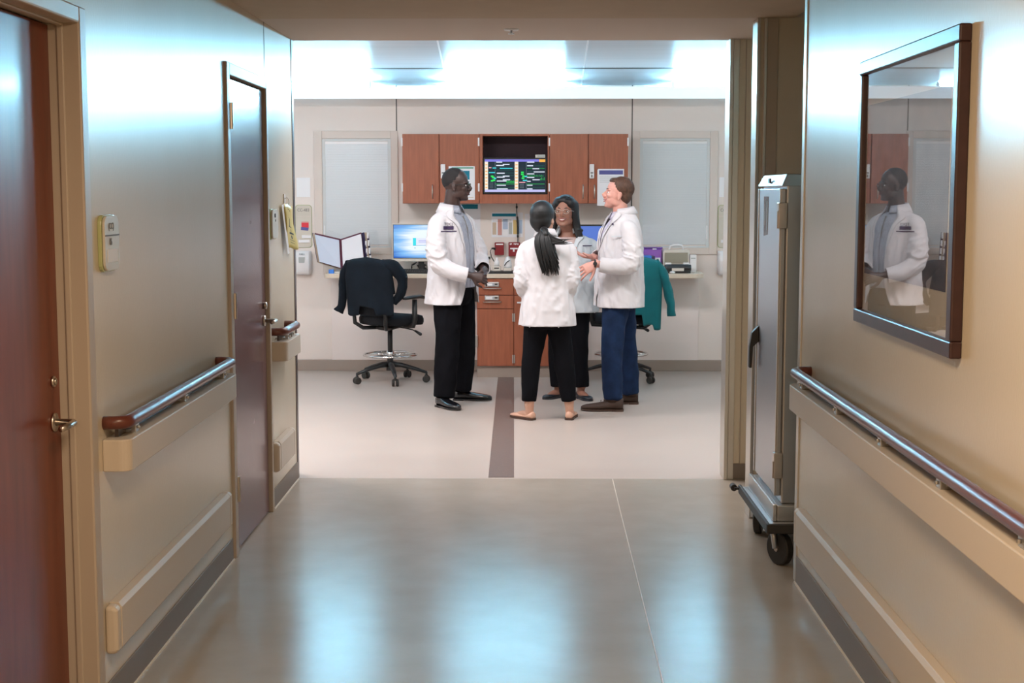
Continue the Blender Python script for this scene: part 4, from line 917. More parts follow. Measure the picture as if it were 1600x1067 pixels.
def face_parts(par, P, B, s, iris='eyed', lip='lipD', brow='hairblack', smile=False, mustache=False):
    f, l, u = B
    for q in (-1, 1):
        e = MB().ell(P(.074,q*.031,.002), [f*.013*s, l*.013*s, u*.0105*s], 8).build('eye', 'eyew', par, smooth=True)
        MB().ell(P(.0845,q*.031,.002), [f*.004*s, l*.0062*s, u*.0062*s], 8).build('iris', iris, e, smooth=True)
        MB().tube([P(.088,q*.014,.024), P(.090,q*.030,.030), P(.078,q*.050,.025)], [.003*s,.0045*s,.002*s], 6).build('eyebrow', brow, par, smooth=True)
    if smile:
        MB().tube([P(.086,-.031,-.050), P(.0995,-.015,-.0535), P(.102,0,-.0545), P(.0995,.015,-.0535), P(.086,.031,-.050)], [.002,.0035,.004,.0035,.002], 8).build('upper_lip', lip, par, smooth=True)
        MB().tube([P(.084,-.031,-.051), P(.0965,-.015,-.067), P(.099,0,-.071), P(.0965,.015,-.067), P(.084,.031,-.051)], [.002,.004,.0045,.004,.002], 8).build('lower_lip', lip, par, smooth=True)
        MB().add([P(.087,-.027,-.051), P(.0985,-.013,-.056), P(.101,0,-.057), P(.0985,.013,-.056), P(.087,.027,-.051), P(.097,.012,-.066), P(.099,0,-.069), P(.097,-.012,-.066)], [(0,1,7),(1,2,6,7),(2,3,5,6),(3,4,5)]).build('teeth', 'teeth', par)
    else:
        MB().tube([P(.086,-.025,-.056), P(.0985,-.009,-.053), P(.1005,0,-.0545), P(.0985,.009,-.053), P(.086,.025,-.056)], [.002,.0045,.0045,.0045,.002], 8).build('upper_lip', lip, par, smooth=True)
        MB().tube([P(.085,-.023,-.060), P(.0965,-.009,-.066), P(.0985,0,-.067), P(.0965,.009,-.066), P(.085,.023,-.060)], [.002,.005,.0055,.005,.002], 8).build('lower_lip', lip, par, smooth=True)
def glasses(par, P, s, m='black', r=.0016):
    g = MB()
    for q in (-1, 1):
        pts = [P(.100,q*(.032+.024*math.cos(a)),.001+.018*math.sin(a)) for a in [2*PI*k/16 for k in range(17)]]
        g.tube(pts, r*s, 6); g.tube([P(.099,q*.055,.006), P(.090,q*.073,.008), P(.03,q*.081,.008), P(-.01,q*.082,.005), P(-.022,q*.081,-.012)], r*s*1.1, 6)
    g.tube([P(.101,-.009,.006), P(.106,0,.009), P(.101,.009,.006)], r*s, 6)
    o = g.build('glasses', m, par, smooth=True)
    for q in (-1, 1):
        MB().add([P(.0995,q*(.032+.023*math.cos(a)),.001+.017*math.sin(a)) for a in [2*PI*k/16 for k in range(16)]], [tuple(range(16))]).build('lens', 'glass', o)
def hand(mb, wrist, d, n, thumb, curl=.35, s=1.0, spread=.12, tc=.5):
    """d: fingers' direction, n: out of the back of the hand, thumb: +1/-1 which side (along n x d)"""
    wrist = Vector(wrist); d = Vector(d).normalized(); n = Vector(n); n = (n-d*n.dot(d)).normalized(); sd = n.cross(d)*thumb
    def W(a, b, c): return wrist+d*(a*s)+sd*(b*s)+n*(c*s)
    rings = []
    for (a, hw, ht) in ((-.03,.026,.021),(.0,.027,.018),(.03,.036,.017),(.06,.042,.015),(.085,.042,.013),(.094,.036,.009)):
        rings.append([W(a, math.copysign(abs(math.cos(t))**.8, math.cos(t))*hw, math.copysign(abs(math.sin(t))**.8, math.sin(t))*ht) for t in [2*PI*k/16 for k in range(16)]])
    mb.loft(rings)
    for k, (ln, b) in enumerate(((.075,.0315),(.083,.0105),(.077,-.0105),(.062,-.0305))):
        ang = (1.5-k)*spread; dd = (d*math.cos(ang)+sd*math.sin(ang)).normalized(); p = W(.078, b, .0); pts = [p]
        cc = curl*(1+.12*k); a = cc*.7
        for seg in (.02, ln*.46, ln*.30, ln*.24):
            dirv = dd*math.cos(a)-n*math.sin(a); pts.append(pts[-1]+dirv*(seg*s)); 
            a += cc if seg != .02 else cc*.3
        mb.tube(pts, [x*s for x in (.0095,.0095,.0088,.0080,.0072)], 10, round_ends=True)
    a = tc
    p0 = W(.018,.020,-.004); d1 = (d*math.cos(.85)+sd*math.sin(.85)-n*.25).normalized(); p1 = p0+d1*.045*s
    d2 = (d*math.cos(.85-a)+sd*math.sin(.85-a)-n*.35).normalized(); p2 = p1+d2*.032*s; d3 = (d*math.cos(.85-1.5*a)+sd*math.sin(.85-1.5*a)-n*.4).normalized(); p3 = p2+d3*.026*s
    mb.tube([p0, p1, p2, p3], [x*s for x in (.015,.0125,.0105,.0085)], 10, round_ends=True)
def shoe(par, heel, toe, m, sole_m, h=.075, wd=.047, low=False, heel_h=.02, pointy=.75, top=None):
    heel = Vector((heel[0], heel[1], 0)); toe = Vector((toe[0], toe[1], 0)); d = (toe-heel); L_ = d.length; d.normalize(); sd = Vector((-d.y, d.x, 0))
    prof = [(0,.55,.95),(.04,.74,1.0),(.15,.80,1.0),(.28,.80,.98),(.42,.86,.72),(.58,1.0,.60),(.75,1.0,.50),(.88,.82,.42),(.96,.55*pointy+.1,.34),(1.0,.25,.22)]
    if low: prof = [(0,.5,.75),(.04,.70,.80),(.15,.76,.66),(.30,.72,.50),(.45,.82,.46),(.60,.95,.46),(.75,.95,.44),(.88,.78,.38),(.96,.5,.30),(1.0,.22,.2)]
    rings = []
    for (t_, w_, h_) in prof:
        c = heel+d*(L_*t_); hw = wd*w_; hh = h*h_; z0 = .012
        ring = []
        for k in range(20):
            a = 2*PI*k/20; cx, cz = math.cos(a), math.sin(a)
            x = math.copysign(abs(cx)**.75, cx)*hw*(1-.25*max(0, cz)); z = z0+hh*.5+math.copysign(abs(cz)**.75, cz)*hh*.5
            ring.append(c+sd*x+Z3*z)
        rings.append(ring)
    o = MB().loft(rings).build('shoe', m, par, smooth=True)
    q = []
    for (t_, w_, h_) in prof: q.append((t_, wd*w_*1.04+.001))
    out = [heel+d*(L_*t_*1.01-.002)+sd*w_ for t_, w_ in q]+[heel+d*(L_*t_*1.01-.002)-sd*w_ for t_, w_ in reversed(q)]
    MB().prism([(p.x, p.y) for p in out], 'z', 0.001 if not heel_h else .006, .016).build('sole', sole_m, o)
    if heel_h:
        k = [i for i, (t_, w_) in enumerate(q) if t_ <= .29]; oo = [heel+d*(L_*q[i][0]-.003)+sd*q[i][1] for i in k]+[heel+d*(L_*q[i][0]-.003)-sd*q[i][1] for i in reversed(k)]
        MB().prism([(p.x, p.y) for p in oo], 'z', 0.0, .012).build('heel', sole_m, o)
    return o
def foot(mb, heel, toe, ankle, r=.036, h=.05):
    heel = Vector((heel[0], heel[1], .03)); toe = Vector((toe[0], toe[1], .026)); a = Vector(ankle)
    mb.tube([heel+(toe-heel)*.10+Z3*.0, heel+(toe-heel)*.3+Z3*.012, heel+(toe-heel)*.6, heel+(toe-heel)*.88-Z3*.006], [.028,.031,.029,.016], 12, round_ends=True)
    mb.tube([heel+(toe-heel)*.17, a, a+Z3*.08], [.028, r*.9, r], 12)
def body(par, skin, hd, yaw, pitch, torso, arms, legs, hands, s=1.0, roll=0, vox=.005, neck_r=.055, jaw=1.0, female=False):
    mb = MB(); P, B = head_mb(mb, hd, yaw, pitch, s, torso[0], female, roll, jaw, neck_r)
    neck, chest, waist, hips, th, sw = torso         # th: heading, sw: half shoulder width
    n_, c_, w_, h_ = [Vector(x) for x in (neck, chest, waist, hips)]; f = Vector((math.cos(th), math.sin(th), 0)); l = Z3.cross(f)
    rings = []
    for p, hw, hd_ in ((n_+Z3*.0, sw*.36, .05), (n_-Z3*.05, sw*.85, .07), (c_+Z3*.03, sw*.86, .095), (c_-Z3*.08, sw*.80, .098), (w_, sw*.68, .085), (h_+Z3*.06, sw*.78, .10), (h_, sw*.80, .105), (h_-Z3*.07, sw*.70, .09)):
        rings.append([p+l*math.cos(a)*hw+f*math.sin(a)*hd_ for a in [2*PI*k/24 for k in range(24)]])
    mb.loft(rings)
    for a in arms: mb.tube(catm(a, 4), catr((.046,.040,.038,.027)[-len(a):] if len(a) != 3 else (.046,.037,.026), 4), 14, round_ends=True)
    for a in legs: mb.tube(catm(a, 4), catr((.075,.050,.034), 4), 16, round_ends=True)
    for h in hands: hand(mb, **h)
    return mb, P, B
def trousers(par, m, hips, th, hw, hd_, legs, rad, name='trousers', seed=0, amp=.006):
    mb = MB(); f = Vector((math.cos(th), math.sin(th), 0)); l = Z3.cross(f); h = Vector(hips); rings = []
    for dz, a, b in ((.12,.92,.92),(.04,1.0,1.0),(-.02,1.02,1.05),(-.08,.96,1.0),(-.13,.80,.8)):
        rings.append([h+Z3*dz+l*math.cos(t)*hw*a+f*math.sin(t)*hd_*b for t in [2*PI*k/28 for k in range(28)]])
    mb.loft(rings)
    for lg, rd in zip(legs, rad): mb.tube(catm(lg, 5), catr(rd, 5), 20)
    return remeshed(mb, name, m, par, .0075, 5, folds((9,9,5), amp, (20,20,14), amp*.4, seed))
def coat(par, m, th, rows, sleeves, name='lab_coat', cols=108, seed=0, stiff=1.0):
    """rows: (z, cx, cy, half width, half depth, opening half angle). A garment open at the front, with sleeves."""
    f = Vector((math.cos(th), math.sin(th), 0)); l = Z3.cross(f)
    zt, zb = rows[0][0], rows[-1][0]
    A = catm([Vector((r[0], r[1], r[2])) for r in rows], 6); Bq = catm([Vector((r[3], r[4], r[5])) for r in rows], 6)
    def ring_at(p, q, op, n, closed):
        s_ = (zt-p.x)/(zt-zb); ring = []
        for j in range(n):
            a = op+(2*PI-2*op)*j/(n if closed else n-1); ca, sa = math.cos(a), math.sin(a)
            hw = math.copysign(abs(sa)**.86, sa)*q.x; hd_ = math.copysign(abs(ca)**.86, ca)*q.y
            c = Vector((p.y, p.z, p.x)); v = c+l*hw+f*hd_; out = (l*sa+f*ca)
            w = noise.noise(Vector((math.cos(a)*3.1+seed, math.sin(a)*3.1, s_*2.2)))
            w2 = noise.noise(Vector((math.cos(a)*7+seed, math.sin(a)*7, s_*9)))
            w3 = abs(noise.noise(Vector((math.cos(a)*4+seed*3+s_*2, math.sin(a)*4-s_*3, s_*5))))
            ring.append(v+out*(.016*w*(.35+s_)+.004*w2+.009*max(0, 1-4.5*w3)*min(1, s_*3)+.008*max(0, s_-.6)*math.sin(a*6+seed*2))*stiff)
        return ring
    rings = [ring_at(p, q, max(0, q.z), cols, False) for p, q in zip(A, Bq)]
    if not sleeves:
        mb = MB(); n = cols; fs = []
        for i in range(len(rings)-1):
            for j in range(n-1): a = i*n+j; fs.append((a, a+1, a+n+1, a+n))
        mb.add([p for r in rings for p in r], fs)
        return mb.build(name, m, par, smooth=True, solid=.006), rings
    mb = MB(); full = [ring_at(p, q, 0, 96, True) for p, q in zip(A, Bq)]
    full.append([v-Z3*.02 for v in full[-1]]); mb.loft(full)
    ends = []; paths = []
    for (pts, rad, *pocket) in sleeves:
        q = catm(pts, 12); r = catr(rad, 12); e = (q[-1]-q[-4]).normalized(); paths.append((q, r))
        if not pocket: ends.append((q[-1].copy(), e, r[-1]))
        q = q+[q[-1]+e*.02]; r = list(r)+[r[-1]]
        sm = MB().tube(q, r, 40); vs = []
        for i, v in enumerate(sm.v):
            ri = i//40; c = q[ri]; t_ = ri/(len(q)-1); v = Vector(v); out = (v-c)
            if out.length > 1e-6: out.normalize()
            el = math.exp(-((t_-.5)/.16)**2)
            w = noise.noise(Vector((v.x*9+seed, v.y*9, v.z*22))); w2 = noise.noise(Vector((v.x*22, v.y*22+seed, v.z*30)))
            w3 = abs(noise.noise(Vector((v.x*13+seed*2, v.y*13, v.z*30+v.x*20))))
            vs.append(v+out*(.006*(1-2*abs(w))*(.3+el)+.015*max(0, 1-5*w3)*(.15+el)+.002*w2)*stiff)
        sm.v = vs; mb.add(sm.v, sm.f)
    o = remeshed(mb, name, m, par, .0062, 5); off = wloc(par)
    bm = bmesh.new(); bm.from_mesh(o.data); dead = []
    zl = [(p.x, p, q) for p, q in zip(A, Bq)]
    for fc in bm.faces:
        c = fc.calc_center_median()+off
        if c.z < zb+.002: 
            dead.append(fc); continue
        hit = False
        for e0, ed, er in ends:
            if (c-e0).dot(ed) > -.002 and (c-e0).length < er*1.6: hit = True
        if hit: dead.append(fc); continue
        if c.z > zt-.004 and fc.normal.z > .5: dead.append(fc); continue
        k = min(range(len(zl)), key=lambda i: abs(zl[i][0]-c.z)); p, q = zl[k][1], zl[k][2]
        d_ = c-Vector((p.y, p.z, c.z)); u_, w_ = d_.dot(l), d_.dot(f)
        if w_ > 0 and q.z > .02:
            ang = abs(math.atan2(u_/q.x, w_/q.y))
            if ang < q.z and (u_/q.x)**2+(w_/q.y)**2 < 1.5:
                near = any(min((c-pp).length-rr for pp, rr in zip(pq[::3], rq[::3])) < .012 for pq, rq in paths)
                if not near: dead.append(fc)
    bmesh.ops.delete(bm, geom=dead, context='FACES')
    for it in range(10):          # even out the cut edges
        new = {}
        for v in bm.verts:
            nb = [e.other_vert(v).co for e in v.link_edges if e.is_boundary]
            if len(nb) == 2: new[v] = v.co*.4+(nb[0]+nb[1])*.3
        for v, c in new.items(): v.co = c
    for v in bm.verts:
        if v.co.z+off.z < zb+.009 and v.is_boundary: v.co.z = zb-off.z
    bm.to_mesh(o.data); bm.free()
    md = o.modifiers.new('solid', 'SOLIDIFY'); md.thickness = .006; md.offset = -1
    return o, rings
def lapels(par, m, rings, i0, i1, w, off=.010, notch=True):
    """turned-back facing strips following both opening edges, and a collar round the neck"""
    for side in (0, 1):
        st = []
        for i in range(i0, i1+1):
            r = rings[i]; a, b = (r[0], r[1]) if side == 0 else (r[-1], r[-2]); t_ = (i-i0)/(i1-i0)
            ww = w*(.55+.45*math.sin(PI*min(1, t_*1.6)))*(1-t_)**.5 if t_ > .0 else w*.5
            ww = max(.004, ww); rr = r if side == 0 else list(reversed(r)); acc = 0; pts = [Vector(rr[0])]
            for k in range(1, 24):
                e = (Vector(rr[k])-Vector(rr[k-1])).length
                if acc+e > ww: pts.append(Vector(rr[k-1])+(Vector(rr[k])-Vector(rr[k-1]))*((ww-acc)/e)); break
                acc += e; pts.append(Vector(rr[k]))
            cen = sum((Vector(v) for v in r), Vector())/len(r)
            row = []
            for k in range(5):
                x = k/4*(len(pts)-1); a_ = int(x); p = pts[a_] if a_ >= len(pts)-1 else pts[a_]+(pts[a_+1]-pts[a_])*(x-a_)
                o_ = (p-cen); o_.z = 0; o_.normalize(); row.append(p+o_*(off*(.5+.6*(k/4))))
            st.append(row)
        MB().loft(st, cap=False, closed=False).build('lapel', m, par, smooth=True, solid=.004)
def collar(par, m, c, th, r0, r1, h0, h1, op=.6, name='collar', drop=.0, tilt=0):
    c = Vector(c); f = Vector((math.cos(th), math.sin(th), 0)); l = Z3.cross(f); rows = []
    for (t_, r_, z_) in ((0, r0, -h0), (.5, r0*.96, h1*.7), (.75, r0*1.02, h1), (1, r1, -drop)):
        row = []
        for j in range(33):
            a = op+(2*PI-2*op)*j/32; back = (1-math.cos(a))/2
            row.append(c+(l*math.sin(a)*r_+f*math.cos(a)*r_*(1.05))+Z3*(z_+.022*(back-.4))-f*tilt*back)
        rows.append(row)
    return MB().loft(rows, cap=False, closed=False).build(name, m, par, smooth=True, solid=.003)
def hair_shell(P, B, s, parts):
    f, l, u = B; mb = MB()
    for (a, b, d, ra, rb, rd) in parts: mb.ell(P(a,b,d), [f*ra*s, l*rb*s, u*rd*s], 14)
    return mb

# ---- man in glasses, left, facing right
ta = math.radians(-27)
p = thing('person', 'tall man with cropped hair and glasses in an open white coat, hands clasped, at left', 'person', (-.55, 10.8, 0))
hA = (-.548, 10.83, 1.668); yA = math.radians(-8)
armsA = [[(-.655,10.68,1.395), (-.655,10.60,1.10), (-.435,10.58,1.005)], [(-.50,11.00,1.395), (-.40,11.02,1.11), (-.335,10.78,1.035)]]
mb, P, B = body(p, 'skinA', hA, yA, 0, ((-.585,10.84,1.475), (-.575,10.84,1.33), (-.57,10.84,1.10), (-.57,10.84,.92), ta, .20), armsA,
    [[(-.605,10.76,.88), (-.60,10.72,.48), (-.635,10.67,.10)], [(-.545,10.93,.88), (-.505,10.97,.48), (-.525,11.0,.10)]],
    [dict(wrist=(-.425,10.575,1.002), d=(1,.10,-.22), n=(.2,-1,.35), thumb=-1, curl=.55, s=.95, spread=.05), dict(wrist=(-.335,10.75,1.03), d=(-.05,-1,-.30), n=(1,-.1,.5), thumb=1, curl=.75, s=.95, spread=.05)],
    s=1.0, neck_r=.060)
bd = remeshed(mb, 'body', 'skinA', p, .0042, 3)
face_parts(p, P, B, 1, 'eyed', 'lipA', 'haircrop'); glasses(p, P, 1, 'black', .0022)
hb = hair_shell(P, B, 1, [(-.016,0,.043,.097,.0775,.094)]); remeshed(hb, 'hair', 'haircrop', p, .005, 2)
trousers(p, 'trouser', (-.575,10.845,.90), ta, .165, .135, [[(-.615,10.76,.86), (-.615,10.715,.47), (-.637,10.675,.075)], [(-.535,10.93,.86), (-.500,10.965,.47), (-.520,11.0,.085)]], [(.115,.088,.080), (.115,.084,.074)], seed=1, amp=.009)
shoe(p, (-.685,10.70), (-.515,10.47), 'leatherblack', 'leatherblack', h=.082, wd=.05); shoe(p, (-.585,11.02), (-.285,11.0), 'leatherblack', 'leatherblack', h=.082, wd=.05)
# shirt: full shell inside the coat, then the collar
so, sr = coat(p, 'shirt', ta, [(1.475,-.585,10.84,.062,.062,.0),(1.44,-.58,10.84,.13,.085,.0),(1.37,-.575,10.84,.185,.118,.0),(1.25,-.57,10.84,.19,.135,0),(1.08,-.57,10.84,.178,.142,0),(.95,-.572,10.84,.178,.145,0),(.90,-.572,10.84,.176,.142,0)], [], name='shirt', seed=5, stiff=.5)
collar(p, 'shirt', (-.578,10.84,1.495), ta, .066, .094, .03, .030, .30, name='shirt_collar', drop=.025)
MB().tube([Vector((-.578,10.84,z))+Vector((math.cos(ta), math.sin(ta), 0))*d_ for z, d_ in ((1.44,.092),(1.35,.128),(1.2,.143),(1.05,.149),(.95,.151))], .006, 6).build('shirt_placket', 'greytxt', p)
co, ra = coat(p, 'coat', ta, [(1.502,-.590,10.84,.076,.070,.75),(1.47,-.592,10.84,.105,.085,.72),(1.425,-.592,10.84,.200,.112,.50),(1.36,-.588,10.84,.212,.142,.42),(1.22,-.583,10.84,.212,.158,.33),(1.05,-.580,10.84,.205,.166,.34),(.92,-.582,10.84,.215,.174,.40),(.775,-.585,10.84,.228,.182,.60)],
    [([(-.640,10.70,1.415),(-.682,10.655,1.37),(-.690,10.60,1.23),(-.668,10.575,1.10),(-.57,10.56,1.035),(-.455,10.57,1.005)], [.050,.068,.067,.066,.060,.056]),
     ([(-.52,10.98,1.415),(-.49,11.03,1.36),(-.43,11.05,1.23),(-.385,11.01,1.11),(-.36,10.90,1.06),(-.345,10.81,1.04)], [.050,.072,.070,.062,.058,.054])], seed=2)
lapels(co, 'coat', ra, 4, 26, .075)
collar(co, 'coat', (-.590,10.84,1.500), ta, .078, .112, .02, .026, .85, drop=.045)
def on_coat(rings, i, j, out=.012):
    v = Vector(rings[i][j]); r = rings[i]; cen = sum((Vector(q) for q in r), Vector())/len(r); o = v-cen; o.z = 0; o.normalize(); return v+o*out, o
from mathutils.bvhtree import BVHTree
def badge(par, rings, i, j, txt, size, m='purpletxt', bars=True, w=.085):
    """embroidery laid onto the cloth surface"""
    v, o = on_coat(rings, i, j); yaw = math.atan2(o.y, o.x)+PI/2
    tx = Vector((math.cos(yaw), math.sin(yaw), 0)); off = wloc(par)
    tree = BVHTree.FromPolygons([q.co+off for q in par.data.vertices], [tuple(p_.vertices) for p_ in par.data.polygons])
    def on(x, z):
        q = v+tx*x+Z3*z+o*.10; h = tree.ray_cast(q, -o, .3)[0]
        return (h if h is not None else v+tx*x+Z3*z)+o*.0055
    def strip(mb, a0, a1, z0, z1, n=8):
        k = 1; vs_ = []; fs_ = []
        for t_ in range(n+1):
            x = a0+(a1-a0)*t_/n; vs_ += [on(x, z0), on(x, (z0+z1)/2), on(x, z1)]
        for t_ in range(n):
            b_ = t_*3; fs_ += [(b_, b_+3, b_+4, b_+1), (b_+1, b_+4, b_+5, b_+2)]
        return mb.add(vs_, fs_)
    if bars:
        mb = MB(); strip(mb, -w*.5, w*.5, .0, .026); strip(mb, -w*.75, w*.8, -.016, -.009, 10); mb.build('embroidery', m, par)
    else: strip(MB(), -w*.5, w*.5, .0, .007).build('embroidery', m, par)
    if txt:
        o_ = text('lettering', txt, size, (0,0,0), (0,0,0), m, None, .9); me = o_.data
        for q in me.vertices: q.co = on(q.co.x*.9, .026+size*.45+q.co.y)-off
        o_.scale = (1,1,1); o_.parent = par; o_.location = (0,0,0)
badge(co, ra, 19, 95, 'TDCJ', .030, w=.075)

# ---- woman with ponytail, seen from behind
tb = math.radians(92)
p = thing('person', 'woman seen from behind with a long black ponytail, white coat and nude flats', 'person', (.13, 10.08, 0))
hB = (.104, 10.07, 1.428)
mb, P, B = body(p, 'skinB', hB, math.radians(62), .05, ((.122,10.07,1.285), (.13,10.07,1.15), (.135,10.07,.97), (.135,10.07,.82), tb, .165),
    [[(-.0,10.07,1.215),(-.042,10.03,.98),(.0,10.22,.90)], [(.275,10.07,1.215),(.300,10.04,.98),(.270,10.23,.90)]],
    [[(.06,10.07,.78),(.018,10.07,.45),(.005,10.06,.10)], [(.205,10.07,.78),(.250,10.08,.45),(.292,10.08,.10)]],
    [dict(wrist=(.01,10.24,.895), d=(.8,.5,0), n=(0,1,.2), thumb=1, curl=.5, s=.85), dict(wrist=(.27,10.25,.895), d=(-.8,.5,0), n=(0,1,.2), thumb=-1, curl=.5, s=.85)], s=.92, neck_r=.050, female=True)
foot(mb, (.032,10.035), (-.105,10.17), (.008,10.055,.10)); foot(mb, (.290,10.05), (.325,10.25), (.293,10.075,.10))
remeshed(mb, 'body', 'skinB', p, .005, 3); face_parts(p, P, B, .92, 'eyed', 'lipD')
f, l, u = B
hb = hair_shell(P, B, .92, [(-.020,0,.045,.108,.092,.103),(-.045,0,-.005,.078,.086,.085),(-.055,.0,-.045,.055,.055,.055)]); ho = remeshed(hb, 'hair', 'hairblack', p, .005, 3)
rnd = random.Random(7); tail = MB(); tip = []
base_ = Vector((.108,9.965,1.355))
tail.tube([base_+Vector((.0,.05,.01)), base_+Vector((0,-.012,-.005)), base_+Vector((.01,-.03,-.03))], [.022,.024,.026], 14, round_ends=True)
for k in range(150):
    a = rnd.uniform(0, 2*PI); r = rnd.uniform(0, 1)**.5; side = math.cos(a)*r; dep = math.sin(a)*r
    ln = rnd.uniform(.20,.32); e = Vector((.045+.055*side+rnd.uniform(-.01,.02), -.045+.02*dep, -ln))
    pts = [base_+Vector((side*.014, dep*.010, 0)), base_+Vector((-.004+.055*side, -.030+.022*dep, -.055)), base_+Vector((.012+.066*side, -.048+.024*dep, -.15)), base_+e]
    tail.tube(catm(pts, 4), catr([.008,.012,.011,.002], 4), 6)
for k in range(14):       # loose strands lifting to the right
    ln = rnd.uniform(.12,.21); dz = rnd.uniform(-.05,-.015)
    tail.tube(catm([base_+Vector((.01,-.02,-.01-.003*k)), base_+Vector((.05,-.05,-.035-.004*k)), base_+Vector((ln*.6,-.06,-.055-.003*k)), base_+Vector((ln,-.045,-.045+dz))], 4), catr([.008,.007,.005,.001], 4), 6)
tail.build('ponytail', 'hairblack', p, smooth=True)
MB().torus((0,0,0), .024, .006, 20, 8).build('hair_tie', 'black', None); o = C.objects[-1]; o.parent = p; o.location = Vector((.108,9.955,1.352))-p.location; o.rotation_euler = (1.2, .1, 0)
trousers(p, 'trouser', (.135,10.07,.79), tb, .158, .115, [[(.065,10.07,.74),(.022,10.07,.42),(.004,10.06,.135)], [(.205,10.07,.74),(.252,10.08,.42),(.290,10.08,.135)]], [(.090,.068,.050), (.090,.070,.052)], seed=3)
shoe(p, (.038,10.028), (-.125,10.19), 'flat', 'solebrown', h=.062, wd=.040, low=True, heel_h=0); shoe(p, (.288,10.035), (.330,10.27), 'flat', 'solebrown', h=.062, wd=.040, low=True, heel_h=0)
co, rb = coat(p, 'coat', tb, [(1.325,.120,10.07,.066,.060,.7),(1.298,.122,10.07,.095,.075,.6),(1.262,.126,10.07,.165,.095,.4),(1.20,.13,10.07,.185,.118,.3),(1.08,.133,10.07,.178,.125,.22),(.96,.135,10.07,.168,.122,.2),(.82,.137,10.07,.186,.135,.22),(.68,.139,10.07,.198,.145,.3)],
    [([(.01,10.07,1.240),(-.024,10.07,1.20),(-.046,10.05,1.09),(-.048,10.03,.98),(-.028,10.10,.915),(.01,10.19,.90)], [.048,.054,.052,.050,.047,.044]),
     ([(.255,10.07,1.240),(.287,10.07,1.20),(.300,10.05,1.09),(.300,10.03,.98),(.288,10.10,.915),(.265,10.20,.90)], [.048,.054,.051,.049,.047,.044])], seed=9, stiff=.85)
collar(co, 'coat', (.120,10.068,1.335), tb, .064, .088, .02, .018, .8, drop=.028)

# ---- smiling woman facing the camera
tc_ = math.radians(-97)
p = thing('person', 'smiling woman with long dark hair and glasses facing the viewer, behind the ponytail', 'person', (.33, 11.1, 0))
hC = (.280, 11.06, 1.462)
mb, P, B = body(p, 'skinC', hC, math.radians(-104), .08, ((.305,11.12,1.285), (.32,11.12,1.16), (.325,11.12,.98), (.325,11.12,.83), tc_, .175),
    [[(.475,11.10,1.20),(.515,11.09,.99),(.43,11.06,.93)], [(.165,11.12,1.20),(.135,11.10,.97),(.20,10.97,.90)]],
    [[(.255,11.12,.78),(.225,11.12,.45),(.232,11.13,.10)], [(.40,11.12,.78),(.400,11.12,.45),(.420,11.10,.10)]],
    [dict(wrist=(.42,11.055,.92), d=(-.9,.1,-.25), n=(0,-1,.25), thumb=-1, curl=.4, s=.85), dict(wrist=(.21,10.955,.90), d=(.9,-.1,-.1), n=(0,-1,.2), thumb=1, curl=.6, s=.88)], s=.98, neck_r=.056, female=True, jaw=1.35)
foot(mb, (.25,11.17), (.13,11.06), (.235,11.14,.10)); foot(mb, (.40,11.14), (.475,10.98), (.415,11.11,.10))
remeshed(mb, 'body', 'skinC', p, .005, 3); face_parts(p, P, B, .98, 'eyed', 'lipC', 'hairblack', smile=True); glasses(p, P, .98, 'satin', .0016)
f, l, u = B
hb = hair_shell(P, B, .98, [(-.030,0,.052,.092,.090,.095),(-.045,0,-.01,.075,.090,.10),(.022,.050,.070,.064,.040,.050),(.022,-.046,.074,.064,.040,.048),(.040,-.030,.088,.050,.045,.030),(.045,.032,.082,.045,.040,.030),(.0,.0,.092,.085,.055,.048)])
HP = lambda a, b, d: P(a, b, d)
for q, lnz in ((1, -.27), (-1, -.25)):
    for k in range(22):
        t0 = k/21; a0 = .045-.12*t0; b0 = q*(.060+.020*math.sin(PI*t0))
        hb.tube(catm([HP(a0, b0*.55, .118-.02*t0), HP(a0-.004, b0*1.12, .07), HP(a0*.6-.012, b0*1.18, -.02), HP(-.02+a0*.3, b0*1.42, -.12), HP(-.015+a0*.5, b0*(1.75+.25*t0), lnz*(.75+.25*math.sin(k*2.3)))], 4), catr([.012,.016,.018,.016,.003], 4), 8)
remeshed(hb, 'hair', 'hairblack', p, .0045, 8)
trousers(p, 'trouser', (.325,11.12,.80), tc_, .165, .125, [[(.25,11.12,.74),(.222,11.12,.43),(.232,11.13,.10)], [(.40,11.12,.74),(.398,11.12,.43),(.418,11.10,.095)]], [(.088,.068,.054), (.088,.070,.058)], seed=6)
shoe(p, (.258,11.18), (.118,11.05), 'flatblack', 'flatblack', h=.062, wd=.042, low=True, heel_h=0); shoe(p, (.395,11.15), (.485,10.96), 'flatblack', 'flatblack', h=.062, wd=.042, low=True, heel_h=0)
coat(p, 'top', tc_, [(1.27,.308,11.12,.10,.07,0),(1.22,.31,11.12,.15,.11,0),(1.10,.32,11.12,.165,.13,0),(.95,.325,11.12,.165,.13,0),(.80,.325,11.12,.165,.13,0)], [], name='blouse', seed=4, stiff=.4)
co, rc = coat(p, 'coat2', tc_, [(1.325,.300,11.12,.068,.062,.85),(1.295,.303,11.12,.100,.080,.75),(1.258,.307,11.12,.175,.112,.40),(1.19,.315,11.12,.198,.140,.22),(1.07,.322,11.12,.200,.152,.08),(.95,.325,11.12,.198,.150,.05),(.82,.328,11.12,.205,.152,.08),(.69,.330,11.12,.215,.155,.12)],
    [([(.445,11.12,1.225),(.485,11.11,1.185),(.520,11.10,1.08),(.528,11.085,.99),(.515,11.05,.945),(.455,11.045,.92)], [.050,.066,.062,.058,.054,.050], True),
     ([(.18,11.12,1.225),(.145,11.12,1.185),(.12,11.10,1.08),(.115,11.08,.98),(.14,11.02,.92),(.185,10.98,.90)], [.050,.068,.064,.060,.056,.052])], seed=12)
